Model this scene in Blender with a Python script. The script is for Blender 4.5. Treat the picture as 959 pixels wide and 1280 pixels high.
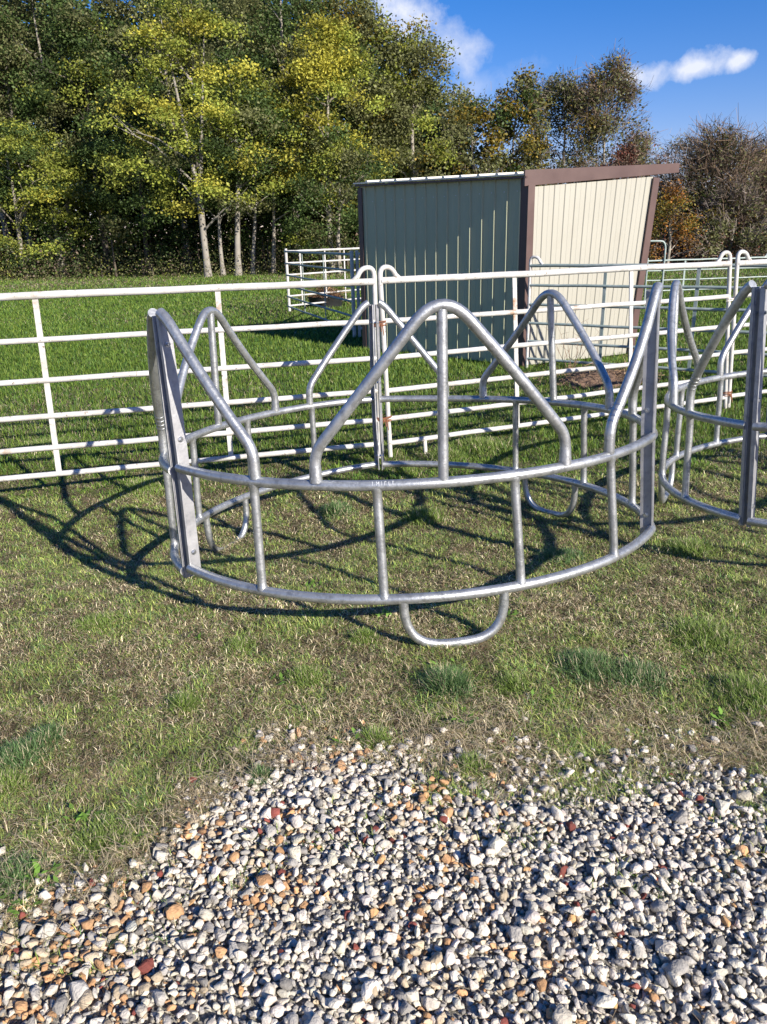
import bpy, math, random
import numpy as np
from mathutils import Vector, Matrix
rnd = random.Random(7)
rs = np.random.RandomState(11)
R_ = math.radians
for o in list(bpy.data.objects): bpy.data.objects.remove(o)
scn = bpy.context.scene
col = scn.collection

# ------------------------------------------------------------------ camera
F_PX, PITCH, ROLL, CAM_H = 978.2, .338, .027, 1.7
def V3(*a): return np.array(a, float)
cp, sp, cr, sr = math.cos(PITCH), math.sin(PITCH), math.cos(ROLL), math.sin(ROLL)
R0, U0, FW = V3(1, 0, 0), V3(0, sp, cp), V3(0, cp, -sp)
RIGHT, UP = cr*R0 - sr*U0, sr*R0 + cr*U0
cam = bpy.data.objects.new('camera', bpy.data.cameras.new('camera'))
col.objects.link(cam)
m = Matrix.Identity(4)
for i in range(3):
    m[i][0], m[i][1], m[i][2] = RIGHT[i], UP[i], -FW[i]
m[2][3] = CAM_H
cam.matrix_world = m
cam.data.sensor_fit = 'VERTICAL'; cam.data.sensor_height = 36
cam.data.lens = 36*F_PX/1280
cam.data.clip_start = .05; cam.data.clip_end = 3000
scn.camera = cam
def ray(x, y): return RIGHT*(x-479.5)/F_PX - UP*(y-640)/F_PX + FW

# ------------------------------------------------------------------ light
SUN = Vector((1.33, -1.51, 1.0)).normalized()
EL, AZ = math.asin(SUN.z), math.atan2(SUN.x, SUN.y)
world = bpy.data.worlds.new('World'); scn.world = world; world.use_nodes = True
nt = world.node_tree; nt.nodes.clear()
def N(t, **k):
    n = nt.nodes.new(t)
    for a, b in k.items(): setattr(n, a, b)
    return n
def L(a, b): nt.links.new(a, b)
def mth(op, a, b=None, c=None, clamp=False):
    n = nt.nodes.new('ShaderNodeMath'); n.operation = op; n.use_clamp = clamp
    for i, v in enumerate((a, b, c)):
        if v is None: continue
        if isinstance(v, (int, float)): n.inputs[i].default_value = v
        else: L(v, n.inputs[i])
    return n.outputs[0]
sky = N('ShaderNodeTexSky', sky_type='NISHITA', sun_disc=False)
sky.sun_elevation = EL; sky.sun_rotation = AZ; sky.altitude = 200
sky.air_density = 1.0; sky.dust_density = 0.25; sky.ozone_density = 3.2
tc = N('ShaderNodeTexCoord'); sx = N('ShaderNodeSeparateXYZ'); L(tc.outputs['Generated'], sx.inputs[0])
yy = mth('MAXIMUM', sx.outputs[1], .02)
cu, cv = mth('DIVIDE', sx.outputs[0], yy), mth('DIVIDE', sx.outputs[2], yy)
noi = N('ShaderNodeTexNoise'); noi.inputs['Scale'].default_value = 16; noi.inputs['Detail'].default_value = 9; noi.inputs['Roughness'].default_value = .6
L(tc.outputs['Generated'], noi.inputs['Vector'])
mask = None
def cloud(px, py, rx, ry, rot, amp):
    global mask
    r = ray(px, py); u0, v0 = r[0]/r[1], r[2]/r[1]
    rx /= F_PX*.92; ry /= F_PX*.92
    du, dv = mth('SUBTRACT', cu, u0), mth('SUBTRACT', cv, v0)
    c, s = math.cos(rot), math.sin(rot)
    a = mth('DIVIDE', mth('ADD', mth('MULTIPLY', du, c), mth('MULTIPLY', dv, s)), rx)
    b = mth('DIVIDE', mth('SUBTRACT', mth('MULTIPLY', dv, c), mth('MULTIPLY', du, s)), ry)
    rr = mth('ADD', mth('MULTIPLY', a, a), mth('MULTIPLY', b, b))
    e = mth('SUBTRACT', 1.0, mth('SQRT', rr))
    e = mth('ADD', e, mth('MULTIPLY', mth('SUBTRACT', noi.outputs[0], .52), 3.3))
    e = mth('MULTIPLY', e, amp*1.05, clamp=True)
    mask = e if mask is None else mth('MAXIMUM', mask, e)
cloud(505, 16, 66, 29, R_(-28), 1.2); cloud(566, 54, 60, 24, R_(-25), .7); cloud(450, -30, 60, 30, 0, 1)
cloud(795, 96, 50, 17, R_(5), 1.1); cloud(868, 84, 40, 13, R_(10), 1.1); cloud(924, 76, 17, 10, R_(15), 1.1)
cloud(600, 110, 60, 22, R_(20), .25)
hsv = N('ShaderNodeHueSaturation'); hsv.inputs['Saturation'].default_value = 1.42; hsv.inputs['Value'].default_value = 1.0
L(sky.outputs[0], hsv.inputs['Color'])
tint = N('ShaderNodeMix', data_type='RGBA', blend_type='MULTIPLY'); tint.inputs[0].default_value = 1; L(hsv.outputs[0], tint.inputs[6]); tint.inputs[7].default_value = (1.14, .90, 1.20, 1)
mx = N('ShaderNodeMix', data_type='RGBA'); L(mask, mx.inputs[0]); L(tint.outputs[2], mx.inputs[6]); mx.inputs[7].default_value = (7.0, 7.4, 8.6, 1)
bg = N('ShaderNodeBackground'); bg.inputs['Strength'].default_value = .070
L(mx.outputs[2], bg.inputs[0]); out = N('ShaderNodeOutputWorld'); L(bg.outputs[0], out.inputs[0])
sun = bpy.data.objects.new('sun', bpy.data.lights.new('sun', 'SUN')); col.objects.link(sun)
sun.data.energy = 5.0; sun.data.angle = R_(.53); sun.data.color = (1, .93, .82)
sun.rotation_euler = (-SUN).to_track_quat('-Z', 'Y').to_euler(); sun.location = (20, -22, 15)
scn.view_settings.view_transform = 'Standard'; scn.view_settings.look = 'None'
scn.view_settings.exposure = .8; scn.view_settings.gamma = 1; scn.view_settings.use_curve_mapping = False

# ------------------------------------------------------------------ terrain
def sst(a, b, x):
    t = np.clip((x-a)/(b-a), 0, 1); return t*t*(3-2*t)
_h = np.random.RandomState(3).rand(256, 256)
def vnoise(x, y, s, off=0):
    x = np.asarray(x, float)/s+off*17.3; y = np.asarray(y, float)/s+off*9.1
    xi, yi = np.floor(x).astype(int), np.floor(y).astype(int)
    fx, fy = x-xi, y-yi; fx = fx*fx*(3-2*fx); fy = fy*fy*(3-2*fy)
    g = lambda a, b: _h[a % 256, b % 256]
    return (g(xi, yi)*(1-fx)+g(xi+1, yi)*fx)*(1-fy)+(g(xi, yi+1)*(1-fx)+g(xi+1, yi+1)*fx)*fy
def fbm(x, y, s, o=3, off=0):
    return sum(vnoise(x, y, s/2**i, off+i)*.5**i for i in range(o))/sum(.5**i for i in range(o))
def ground(x, y):
    x = np.asarray(x, float); y = np.asarray(y, float)
    g = .10-.145*sst(2.9, 4.6, y)+.03*sst(4.9, 6.4, y)+.015*sst(6.5, 9, y)
    g = g+.03*np.clip(x, -1.2, 1.2)*sst(3.4, 4.4, y)*(1-sst(5.2, 6.6, y))
    g = g+((fbm(x, y, .6, 3, 2)-.5)*.035*np.exp(-np.maximum(y-5, 0)*.25)+(fbm(x, y, .11, 2, 14)-.5)*.03*(1-sst(5, 7, y)))*sst(1.4, 2.4, y)
    return g
# front edge of the grass against the gravel, as a polyline in metres
GX = [-6, -1.9, -1.25, -1.0, -.82, -.70, -.66, -.40, -.15, .28, .54, .96, 1.15, 1.8, 3, 8]
GY = [1.2, 1.35, 1.48, 1.55, 1.61, 1.70, 1.83, 2.08, 2.21, 2.13, 2.08, 2.12, 2.03, 2.0, 2.05, 2.1]
def gedge(x, y):   # > 0 on the gravel
    return np.interp(x, GX, GY)+(fbm(x, y, .16, 3, 5)-.5)*.22-y
def on_ground(px, py):
    d = ray(px, py); z = 0.
    for _ in range(12):
        t = (z-CAM_H)/d[2]; p = V3(0, 0, CAM_H)+d*t; z = float(ground(p[0], p[1]))
    return p
def aty(px, py, Y):
    d = ray(px, py); return V3(0, 0, CAM_H)+d*(Y/d[1])

# ------------------------------------------------------------------ helpers
def mesh_obj(name, verts, faces, mat, parent=None, smooth=False, cols=None):
    me = bpy.data.meshes.new(name)
    if isinstance(verts, np.ndarray): verts = verts.tolist()
    me.from_pydata(verts, [], faces); me.update()
    return fin(name, me, mat, parent, smooth, cols)
def fin(name, me, mat, parent=None, smooth=False, cols=None):
    if smooth: me.polygons.foreach_set('use_smooth', [True]*len(me.polygons))
    if cols is not None:
        ca = me.color_attributes.new('Col', 'FLOAT_COLOR', 'POINT')
        c4 = np.ones((len(me.vertices), 4), np.float32); c4[:, :3] = cols
        ca.data.foreach_set('color', c4.ravel())
    me.materials.append(mat)
    o = bpy.data.objects.new(name, me); col.objects.link(o)
    if parent is not None: o.parent = parent
    return o
def fast_mesh(name, verts, loops, sizes, mat, parent=None, cols=None, smooth=False):
    me = bpy.data.meshes.new(name)
    me.vertices.add(len(verts)); me.vertices.foreach_set('co', np.asarray(verts, np.float32).ravel())
    me.loops.add(len(loops)); me.loops.foreach_set('vertex_index', np.asarray(loops, np.int32))
    sizes = np.asarray(sizes, np.int32); st = np.concatenate([[0], np.cumsum(sizes)[:-1]]).astype(np.int32)
    me.polygons.add(len(sizes)); me.polygons.foreach_set('loop_start', st); me.polygons.foreach_set('loop_total', sizes)
    me.update(calc_edges=True)
    return fin(name, me, mat, parent, smooth, cols)
def empty(name, loc, label=None, cat=None, group=None):
    o = bpy.data.objects.new(name, None); col.objects.link(o); o.location = tuple(float(v) for v in loc); o.empty_display_size = .1
    if label: tag(o, label, cat, group)
    return o
def tag(o, label=None, cat=None, group=None, kind=None):
    if label: o['label'] = label
    if cat: o['category'] = cat
    if group: o['group'] = group
    if kind: o['kind'] = kind
    return o
class MB:
    """collects shapes given in world coordinates, linked as one mesh in the parent's space"""
    def __init__(s): s.v = []; s.f = []
    def add(s, v, f):
        b = len(s.v); s.v += [tuple(map(float, p)) for p in v]; s.f += [tuple(i+b for i in q) for q in f]
    def tube(s, pts, r, n=10, cap=True):
        pts = [np.asarray(p, float) for p in pts]; rr = r if hasattr(r, '__len__') else [r]*len(pts)
        ref = None; V = []
        for i, p in enumerate(pts):
            t = pts[min(i+1, len(pts)-1)]-pts[max(i-1, 0)]; t = t/(np.linalg.norm(t)+1e-9)
            if ref is None:
                ref = np.cross(t, (0, 0, 1)) if abs(t[2]) < .9 else np.cross(t, (1, 0, 0))
            ref = ref-t*np.dot(ref, t); ref /= np.linalg.norm(ref)+1e-9; b = np.cross(t, ref)
            for k in range(n):
                a = 2*math.pi*k/n; V.append(p+(ref*math.cos(a)+b*math.sin(a))*rr[i])
        Fc = [(i*n+k, i*n+(k+1) % n, (i+1)*n+(k+1) % n, (i+1)*n+k) for i in range(len(pts)-1) for k in range(n)]
        if cap: Fc += [tuple(range(n))[::-1], tuple((len(pts)-1)*n+k for k in range(n))]
        s.add(V, Fc)
    def box(s, c, ax, ay, az, bev=0):
        c, ax, ay, az = (np.asarray(q, float) for q in (c, ax, ay, az))
        V = [c+ax*i+ay*j+az*k for i in (-1, 1) for j in (-1, 1) for k in (-1, 1)]
        s.add(V, [(0, 1, 3, 2), (4, 6, 7, 5), (0, 4, 5, 1), (2, 3, 7, 6), (0, 2, 6, 4), (1, 5, 7, 3)])
    def sweepbox(s, pts, hw, hd, wdir):
        """flat bar along pts; wdir = width direction"""
        for a, b in zip(pts[:-1], pts[1:]):
            a, b = np.asarray(a, float), np.asarray(b, float); t = b-a; w = np.asarray(wdir, float)
            w = w-t*np.dot(w, t)/np.dot(t, t); w /= np.linalg.norm(w); d = np.cross(t/np.linalg.norm(t), w)
            s.box((a+b)/2, t/2, w*hw, d*hd)
    def build(s, name, mat, parent=None, smooth=False, bevel=0):
        off = np.array(parent_world(parent)) if parent is not None else np.zeros(3)
        o = mesh_obj(name, [tuple(np.array(p)-off) for p in s.v], s.f, mat, parent, smooth)
        if smooth:
            try: o.data.set_sharp_from_angle(angle=R_(42))
            except Exception: pass
        if bevel:
            bm = o.modifiers.new('bevel', 'BEVEL'); bm.width = bevel; bm.segments = 2
        return o
def parent_world(p):
    l = np.zeros(3)
    while p is not None: l = l+np.array(p.location); p = p.parent
    return l

# ------------------------------------------------------------------ materials
def mat(name, base, rough=.6, metal=0, var=.12, scale=6, bump=0, bscale=60, spots=None, attr=False, transl=0, spec=.5, coat=0):
    mt = bpy.data.materials.new(name); mt.use_nodes = True; t = mt.node_tree; b = t.nodes['Principled BSDF']
    b.inputs['Roughness'].default_value = rough; b.inputs['Metallic'].default_value = metal
    b.inputs['Specular IOR Level'].default_value = spec
    tcn = t.nodes.new('ShaderNodeTexCoord')
    if attr:
        at = t.nodes.new('ShaderNodeAttribute'); at.attribute_name = 'Col'; src = at.outputs['Color']
    else:
        rgb = t.nodes.new('ShaderNodeRGB'); rgb.outputs[0].default_value = (*base, 1); src = rgb.outputs[0]
    if var:
        n = t.nodes.new('ShaderNodeTexNoise'); n.inputs['Scale'].default_value = scale; n.inputs['Detail'].default_value = 6
        t.links.new(tcn.outputs['Object'], n.inputs['Vector'])
        h = t.nodes.new('ShaderNodeHueSaturation'); t.links.new(src, h.inputs['Color'])
        mr = t.nodes.new('ShaderNodeMapRange'); mr.inputs[1].default_value = .25; mr.inputs[2].default_value = .75
        mr.inputs[3].default_value = 1-var; mr.inputs[4].default_value = 1+var
        t.links.new(n.outputs[0], mr.inputs[0]); t.links.new(mr.outputs[0], h.inputs['Value']); src = h.outputs[0]
        rr = t.nodes.new('ShaderNodeMapRange'); rr.inputs[3].default_value = max(.05, rough-.12); rr.inputs[4].default_value = min(1, rough+.12)
        t.links.new(n.outputs[0], rr.inputs[0]); t.links.new(rr.outputs[0], b.inputs['Roughness'])
    for (c2, sc, lo, hi) in (spots or []):
        n2 = t.nodes.new('ShaderNodeTexNoise'); n2.inputs['Scale'].default_value = sc; n2.inputs['Detail'].default_value = 5; n2.inputs['Roughness'].default_value = .65
        t.links.new(tcn.outputs['Object'], n2.inputs['Vector'])
        mr2 = t.nodes.new('ShaderNodeMapRange'); mr2.inputs[1].default_value = lo; mr2.inputs[2].default_value = hi
        t.links.new(n2.outputs[0], mr2.inputs[0])
        mi = t.nodes.new('ShaderNodeMix'); mi.data_type = 'RGBA'; t.links.new(mr2.outputs[0], mi.inputs[0])
        t.links.new(src, mi.inputs[6]); mi.inputs[7].default_value = (*c2, 1); src = mi.outputs[2]
    t.links.new(src, b.inputs['Base Color'])
    if bump:
        nb = t.nodes.new('ShaderNodeTexNoise'); nb.inputs['Scale'].default_value = bscale; nb.inputs['Detail'].default_value = 5
        t.links.new(tcn.outputs['Object'], nb.inputs['Vector'])
        bp = t.nodes.new('ShaderNodeBump'); bp.inputs['Strength'].default_value = bump; bp.inputs['Distance'].default_value = .01
        t.links.new(nb.outputs[0], bp.inputs['Height']); t.links.new(bp.outputs[0], b.inputs['Normal'])
    if transl:
        tr = t.nodes.new('ShaderNodeBsdfTranslucent'); t.links.new(src, tr.inputs[0])
        ms = t.nodes.new('ShaderNodeMixShader'); ms.inputs[0].default_value = transl
        t.links.new(b.outputs[0], ms.inputs[1]); t.links.new(tr.outputs[0], ms.inputs[2])
        t.links.new(ms.outputs[0], t.nodes['Material Output'].inputs[0])
    return mt
M = {}
M['galv'] = mat('galvanized_steel', (.46, .47, .47), .40, .75, .22, 9, .12, 90, [((.25, .26, .265), 38, .48, .72), ((.66, .67, .67), 55, .60, .74), ((.30, .27, .23), 5, .62, .80)])
M['galv_flat'] = mat('galvanized_flat_bar', (.38, .38, .39), .5, .6, .2, 12, .08, 70, [((.22, .23, .26), 25, .52, .75)])
M['dark_seam'] = mat('dark_gap', (.03, .03, .033), .7, 0, .1)
M['mark'] = mat('pale_mark', (.56, .58, .61), .5, 0, .15, 60)
M['bolt'] = mat('zinc_bolt', (.55, .56, .58), .3, .9, .1)
M['white'] = mat('white_paint', (.56, .55, .53), .42, 0, .06, 4, .05, 60,
                 [((.42, .40, .36), 7, .44, .66), ((.20, .16, .12), 38, .60, .68), ((.30, .17, .09), 3.4, .64, .74)])
M['white_rust'] = mat('rust_streaked_white_paint', (.7, .66, .6), .5, 0, .08, 5, .08, 60, [((.33, .15, .07), 9, .52, .66)])
M['rust'] = mat('rusty_wire', (.22, .09, .045), .8, .2, .3, 30)
M['green_gal'] = mat('grey_green_rail', (.27, .33, .31), .5, .1, .15, 5, .05, 40, [((.42, .45, .43), 8, .5, .7)])
M['charcoal'] = mat('charcoal_steel_sheet', (.40, .41, .265), .45, 0, .07, 1.2, .03, 20, [((.43, .435, .285), 2.2, .45, .75)])
M['cream'] = mat('cream_steel_sheet', (.36, .345, .29), .45, 0, .03, 1.1, .02, 20, [((.32, .30, .245), 1.6, .55, .85)])
M['brown'] = mat('brown_trim', (.095, .055, .047), .45, 0, .12, 4, .03, 30)
M['roofing'] = mat('pale_roof_sheet', (.62, .60, .52), .4, 0, .08, 4)
M['wood'] = mat('framing_lumber', (.26, .18, .10), .8, 0, .2, 9)
M['leaf'] = mat('leaves', (0, 0, 0), .55, 0, 0, attr=True, transl=.32, spec=.25)
M['twig'] = mat('twigs', (0, 0, 0), .85, 0, 0, attr=True, spec=.1)
M['grass'] = mat('grass_blades', (0, 0, 0), .55, 0, 0, attr=True, transl=.25, spec=.25)
M['bark'] = mat('bark', (.30, .27, .22), .9, 0, .35, 3, .6, 9, [((.12, .10, .08), 5, .48, .62)])
M['pale_bark'] = mat('pale_bark', (.26, .24, .21), .9, 0, .25, 3, .6, 9, [((.20, .17, .13), 6, .52, .64)])
M['dark_bark'] = mat('dark_bark', (.10, .085, .07), .9, 0, .3, 3, .6, 9)
M['stone'] = mat('gravel_stones', (0, 0, 0), .85, 0, .18, 70, .5, 160, attr=True, spec=.3)
M['rubber'] = mat('black_rubber', (.018, .019, .02), .6, 0, .3, 12)

def ground_mat():
    mt = bpy.data.materials.new('turf_soil_and_grit'); mt.use_nodes = True; t = mt.node_tree; b = t.nodes['Principled BSDF']
    b.inputs['Roughness'].default_value = .95; b.inputs['Specular IOR Level'].default_value = .15
    tcn = t.nodes.new('ShaderNodeTexCoord'); at = t.nodes.new('ShaderNodeAttribute'); at.attribute_name = 'Col'
    sp_ = t.nodes.new('ShaderNodeSeparateColor'); t.links.new(at.outputs['Color'], sp_.inputs[0])
    def noise(sc, det=6):
        n = t.nodes.new('ShaderNodeTexNoise'); n.inputs['Scale'].default_value = sc; n.inputs['Detail'].default_value = det; n.inputs['Roughness'].default_value = .7
        t.links.new(tcn.outputs['Object'], n.inputs['Vector']); return n.outputs[0]
    def ramp(f, stops):
        r = t.nodes.new('ShaderNodeValToRGB'); t.links.new(f, r.inputs[0]); e = r.color_ramp.elements
        while len(e) < len(stops): e.new(.5)
        for k, (p, c) in enumerate(stops): e[k].position = p; e[k].color = (*c, 1)
        return r.outputs[0]
    def mix(f, a, c):
        n = t.nodes.new('ShaderNodeMix'); n.data_type = 'RGBA'; t.links.new(f, n.inputs[0]); t.links.new(a, n.inputs[6]); t.links.new(c, n.inputs[7]); return n.outputs[2]
    soil = ramp(noise(22, 8), [(.30, (.03, .025, .014)), (.48, (.085, .07, .04)), (.62, (.22, .175, .10)), (.75, (.08, .10, .03))])
    lush = ramp(noise(3.5, 8), [(.3, (.04, .07, .018)), (.5, (.065, .11, .028)), (.68, (.10, .13, .04)), (.8, (.18, .17, .07))])
    grit = ramp(noise(85, 4), [(.35, (.13, .12, .10)), (.5, (.27, .25, .21)), (.65, (.46, .43, .37))])
    c = mix(sp_.outputs[1], soil, lush); c = mix(sp_.outputs[0], c, grit)
    t.links.new(c, b.inputs['Base Color'])
    bp = t.nodes.new('ShaderNodeBump'); bp.inputs['Strength'].default_value = .8; bp.inputs['Distance'].default_value = .02
    t.links.new(noise(60, 6), bp.inputs['Height']); t.links.new(bp.outputs[0], b.inputs['Normal'])
    return mt

# ------------------------------------------------------------------ ground sheet
def axis(lo, hi, fine, n_far):
    a = np.arange(lo, hi+1e-6, fine)
    g = np.geomspace(1, 900, n_far)-1+fine
    return np.concatenate([(lo-g)[::-1], a, hi+g])
gx, gy = axis(-5, 5, .03, 30), axis(.4, 7.5, .03, 30)
X, Y = np.meshgrid(gx, gy, indexing='ij')
Z = ground(X, Y); nx, ny = X.shape
idx = np.arange(nx*ny).reshape(nx, ny)
q = np.stack([idx[:-1, :-1], idx[1:, :-1], idx[1:, 1:], idx[:-1, 1:]], -1).reshape(-1, 4)
gc = np.zeros((nx*ny, 3)); ge = gedge(X, Y)
gc[:, 0] = sst(-.06, .06, ge).ravel(); gc[:, 1] = (sst(5.2, 7.5, Y)*.9+.1*(X > 1)).ravel()
g_o = fast_mesh('ground', np.stack([X.ravel(), Y.ravel(), Z.ravel()], 1), q.ravel(), [4]*len(q), ground_mat(), cols=gc, smooth=True)
tag(g_o, kind='structure')

# ------------------------------------------------------------------ shed
SC = V3(1.90, 10.49, 0)
gd = V3(-.6845, .729, 0); gd /= np.linalg.norm(gd)        # along charcoal wall, away
bd = V3(.8935, .4490, 0); bd /= np.linalg.norm(bd)       # along cream wall
UPV = V3(0, 0, 1)
shed = empty('metal_shed', SC, 'run-in metal shed with charcoal back wall and cream side wall trimmed in brown', 'shed')
GL = 3.12; WL = 1.86
gn = V3(-gd[1], gd[0], 0); bn = V3(bd[1], -bd[0], 0)                                        # outward normals
def ribbed(length, spacing, depth, half, origin, dirv, nrm, topf, leanf, name, mt, z0=.03):
    prof = [(0, 0)]; x = spacing*.5
    while x < length-half*2:
        prof += [(x-half*1.5, 0), (x-half*.6, depth), (x+half*.6, depth), (x+half*1.5, 0)]; x += spacing
        if x-spacing*.5 < length-half*2: prof += [(x-spacing*.55, 0), (x-spacing*.55+.004, .003), (x-spacing*.45, .003), (x-spacing*.45+.004, 0)]
    prof.append((length, 0)); V = []; Fc = []
    for u, d in prof:
        V.append(origin+dirv*u+nrm*d+UPV*z0); V.append(origin+dirv*(u+leanf(u))+nrm*d+UPV*topf(u))
    for u, d in prof:
        V.append(origin+dirv*u-nrm*.02+UPV*z0); V.append(origin+dirv*(u+leanf(u))-nrm*.02+UPV*topf(u))
    n = len(prof)
    for i in range(n-1):
        Fc.append((2*i, 2*i+2, 2*i+3, 2*i+1)); j = 2*n
        Fc.append((j+2*i, j+2*i+1, j+2*i+3, j+2*i+2)); Fc.append((2*i+1, 2*i+3, j+2*i+3, j+2*i+1)); Fc.append((2*i, j+2*i, j+2*i+2, 2*i+2))
    mb = MB(); mb.add(V, Fc); return mb.build(name, mt, shed)
ribbed(GL, .2055, .022, .010, SC, gd, gn, lambda u: 2.345+.027*u, lambda u: 0, 'back_wall', M['charcoal'])
ribbed(WL, .1525, .012, .009, SC, bd, bn, lambda u: 2.235+.075*u, lambda u: .22*u/WL, 'side_wall', M['cream'])
# far end wall and roof
SCb = SC+gd*GL
mb = MB(); 
V = [SCb, SCb+bd*WL, SCb+bd*(WL+.22)+UPV*2.46, SCb+UPV*2.42]; V2 = [v-gd*.03 for v in V]
mb.add(V+V2, [(0, 1, 2, 3), (7, 6, 5, 4), (0, 4, 5, 1), (1, 5, 6, 2), (2, 6, 7, 3), (3, 7, 4, 0)]); mb.build('end_wall', M['cream'], shed)
def zr(v): return 2.395+.045*v                            # roof height over distance v along cream wall
mb = MB()
prof = [(-.025, 0)]
u = .1
while u < GL: prof += [(u-.03, 0), (u-.015, .024), (u+.015, .024), (u+.03, 0)]; u += .305
prof.append((GL+.02, 0)); V = []; Fc = []; n = len(prof)
for (u, d) in prof:
    for v in (-.085, WL+.62): V.append(SC+gd*u+bd*v+UPV*(zr(v)+d+.027*u))
for (u, d) in prof:
    for v in (-.085, WL+.62): V.append(SC+gd*u+bd*v+UPV*(zr(v)-.018+.027*u))
for i in range(n-1):
    j = 2*n
    Fc += [(2*i, 2*i+1, 2*i+3, 2*i+2), (j+2*i, j+2*i+2, j+2*i+3, j+2*i+1), (2*i, 2*i+2, j+2*i+2, j+2*i), (2*i+1, j+2*i+1, j+2*i+3, 2*i+3)]
mb.add(V, Fc); mb.build('roof', M['roofing'], shed)
# fascia along cream side (runs past the wall), corner trims
mb = MB(); a = SC+bn*.035-bd*.085; 
def fasc(v, z): return SC+bn*.03+bd*v+UPV*z
P0 = [fasc(-.07, 2.245), fasc(WL+.66, 2.425), fasc(WL+.66, 2.545), fasc(-.07, 2.43)]
mb.add(P0+[p-bn*.035 for p in P0], [(0, 1, 2, 3), (7, 6, 5, 4), (0, 4, 5, 1), (1, 5, 6, 2), (2, 6, 7, 3), (3, 7, 4, 0)])
mb.build('fascia', M['brown'], shed, bevel=.004)
mb = MB(); mb.box(SC+bn*.028+bd*.035+UPV*1.14, bd*.052, bn*.009, UPV*1.12); mb.box(SC+gn*.006+gd*.045+UPV*1.18, gd*.055, gn*.008, UPV*1.155)
mb.build('corner_trim', M['brown'], shed, bevel=.003)
mb = MB(); b0 = SC+bd*(WL+.03)+bn*.03; t0 = b0+bd*.22
mb.sweepbox([b0+UPV*.03, t0+UPV*2.36], .055, .011, bd); mb.build('corner_trim', M['brown'], shed, bevel=.003)
mb = MB(); mb.box(SCb+gn*.012-gd*.03+UPV*1.21, gd*.045, gn*.012, UPV*1.19); mb.build('corner_trim', M['brown'], shed, bevel=.003)
mb = MB()
for z in (.35, 1.25, 2.12):
    u = .07
    while u < WL-.02:
        p_ = SC+bd*(u+.22*u/WL*z/2.3)+bn*.002+UPV*z; mb.tube([p_, p_+bn*.006], .0055, 6); u += .1525
mb.build('screw_row', M['bolt'], shed)['kind'] = 'stuff'
mb = MB()
for z in (.35, 1.25, 2.2):
    u = .155
    while u < GL: p_ = SC+gd*u+gn*.002+UPV*z; mb.tube([p_, p_+gn*.006], .006, 6); u += .2055
mb.build('screw_row', M['bolt'], shed)['kind'] = 'stuff'
mb = MB()
mb.box(SC+gd*(GL/2)+gn*.045+UPV*(2.352+.027*GL/2), (gd+UPV*.027)*(GL/2+.02), gn*.026, UPV*.012); mb.build('eave_strip', M['brown'], shed)
for u in (.4, GL-.4, GL/2):
    mb = MB(); mb.box(SC+gd*u+bd*(WL-.1)+UPV*1.1, gd*.05, bd*.05, UPV*1.12); mb.build('post', M['wood'], shed)
mb = MB(); mb.box(SC+gd*(GL/2)+bd*(WL/2)+UPV*.02, gd*(GL/2-.05), bd*(WL/2-.03), UPV*.045); mb.build('skid_base', M['wood'], shed)

# ------------------------------------------------------------------ fence panels
RZ = [1.385, 1.088, .808, .551, .319, .121]
def arc3(p0, p1, p2, n=8):
    p0, p1, p2 = map(np.asarray, (p0, p1, p2))
    return [(1-t)**2*p0+2*t*(1-t)*p1+t*t*p2 for t in np.linspace(0, 1, n)]
def panel(label, A, B, rails=RZ, gz=-.03, stays=(), posts=True, mt='white', group='white livestock panels', loopA=True, loopB=True,
          leanA=0, leanB=0, postA=True, rt=.0265, rr=.0205, name='fence_panel', pr=.019, pmt=None, hoop=.085, sag=0):
    A, B = V3(A[0], A[1], 0), V3(B[0], B[1], 0); Lg = np.linalg.norm(B-A); dr = (B-A)/Lg
    t = empty(name, A+UPV*gz, label, 'fence panel', group)
    zs = lambda z: z+gz+.03
    mid = (rails[0]+rails[-1])/2
    def sh(u, z): return u+(leanA*(1-u/Lg)+leanB*u/Lg)*(mid-z)      # racked panel
    def P(u, z): return A+dr*sh(u, z)+UPV*(zs(z)-sag*math.sin(math.pi*u/Lg))
    for k, z in enumerate(rails):
        mb = MB(); mb.tube([P(Lg*i/10, z+rnd.uniform(-.0035, .0035)) for i in range(11)], rt if k == 0 else rr, 10); mb.build('rail', M[mt], t, True)
    for e, lp in ((0, loopA), (1, loopB)):
        if e == 0 and not postA: continue
        u = 0 if e == 0 else Lg; s = 1 if e == 0 else -1; mb = MB(); zt = rails[0]+hoop*.75
        pts = [P(u, .005-.03+.03), P(u, .6), P(u, rails[0])]
        if lp:
            w = hoop*1.25
            pts += [P(u, zt-.03)]+arc3(P(u, zt-.02), P(u+s*.005, zt+hoop*.45), P(u+s*w*.5, zt+hoop*.42), 6)[1:]+arc3(P(u+s*w*.5, zt+hoop*.42), P(u+s*w, zt+hoop*.40), P(u+s*(w+.02), zt-.02), 6)[1:]+[P(u+s*(w+.055), rails[0]+.012)]
        else: pts += [P(u, zt)]
        mb.tube(pts, pr, 10); mb.build('end_post', M[pmt or mt], t, True)
    for u in stays:
        mb = MB(); mb.sweepbox([P(u, rails[0]), P(u, rails[-1])], .019, .006, dr); 
        o = mb.build('stay', M[mt], t)
    t['_len'] = Lg; del t['_len']
    return t, P
def u_on(px, py, A, B):
    A, B = V3(A[0], A[1], 0), V3(B[0], B[1], 0); n = V3(-(B-A)[1], (B-A)[0], 0); d = ray(px, py); o = V3(0, 0, CAM_H)
    t = np.dot(A-o, n)/np.dot(d, n); p = o+d*t; dr = (B-A)/np.linalg.norm(B-A)
    return float(np.dot(p-A, dr)), float(p[2])
A1, B1 = (-3.66, 5.19), (-.02, 6.155)
def stay_u(px, py, A, B): return u_on(px, py, A, B)[0]
L1 = math.dist(A1, B1)
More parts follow.
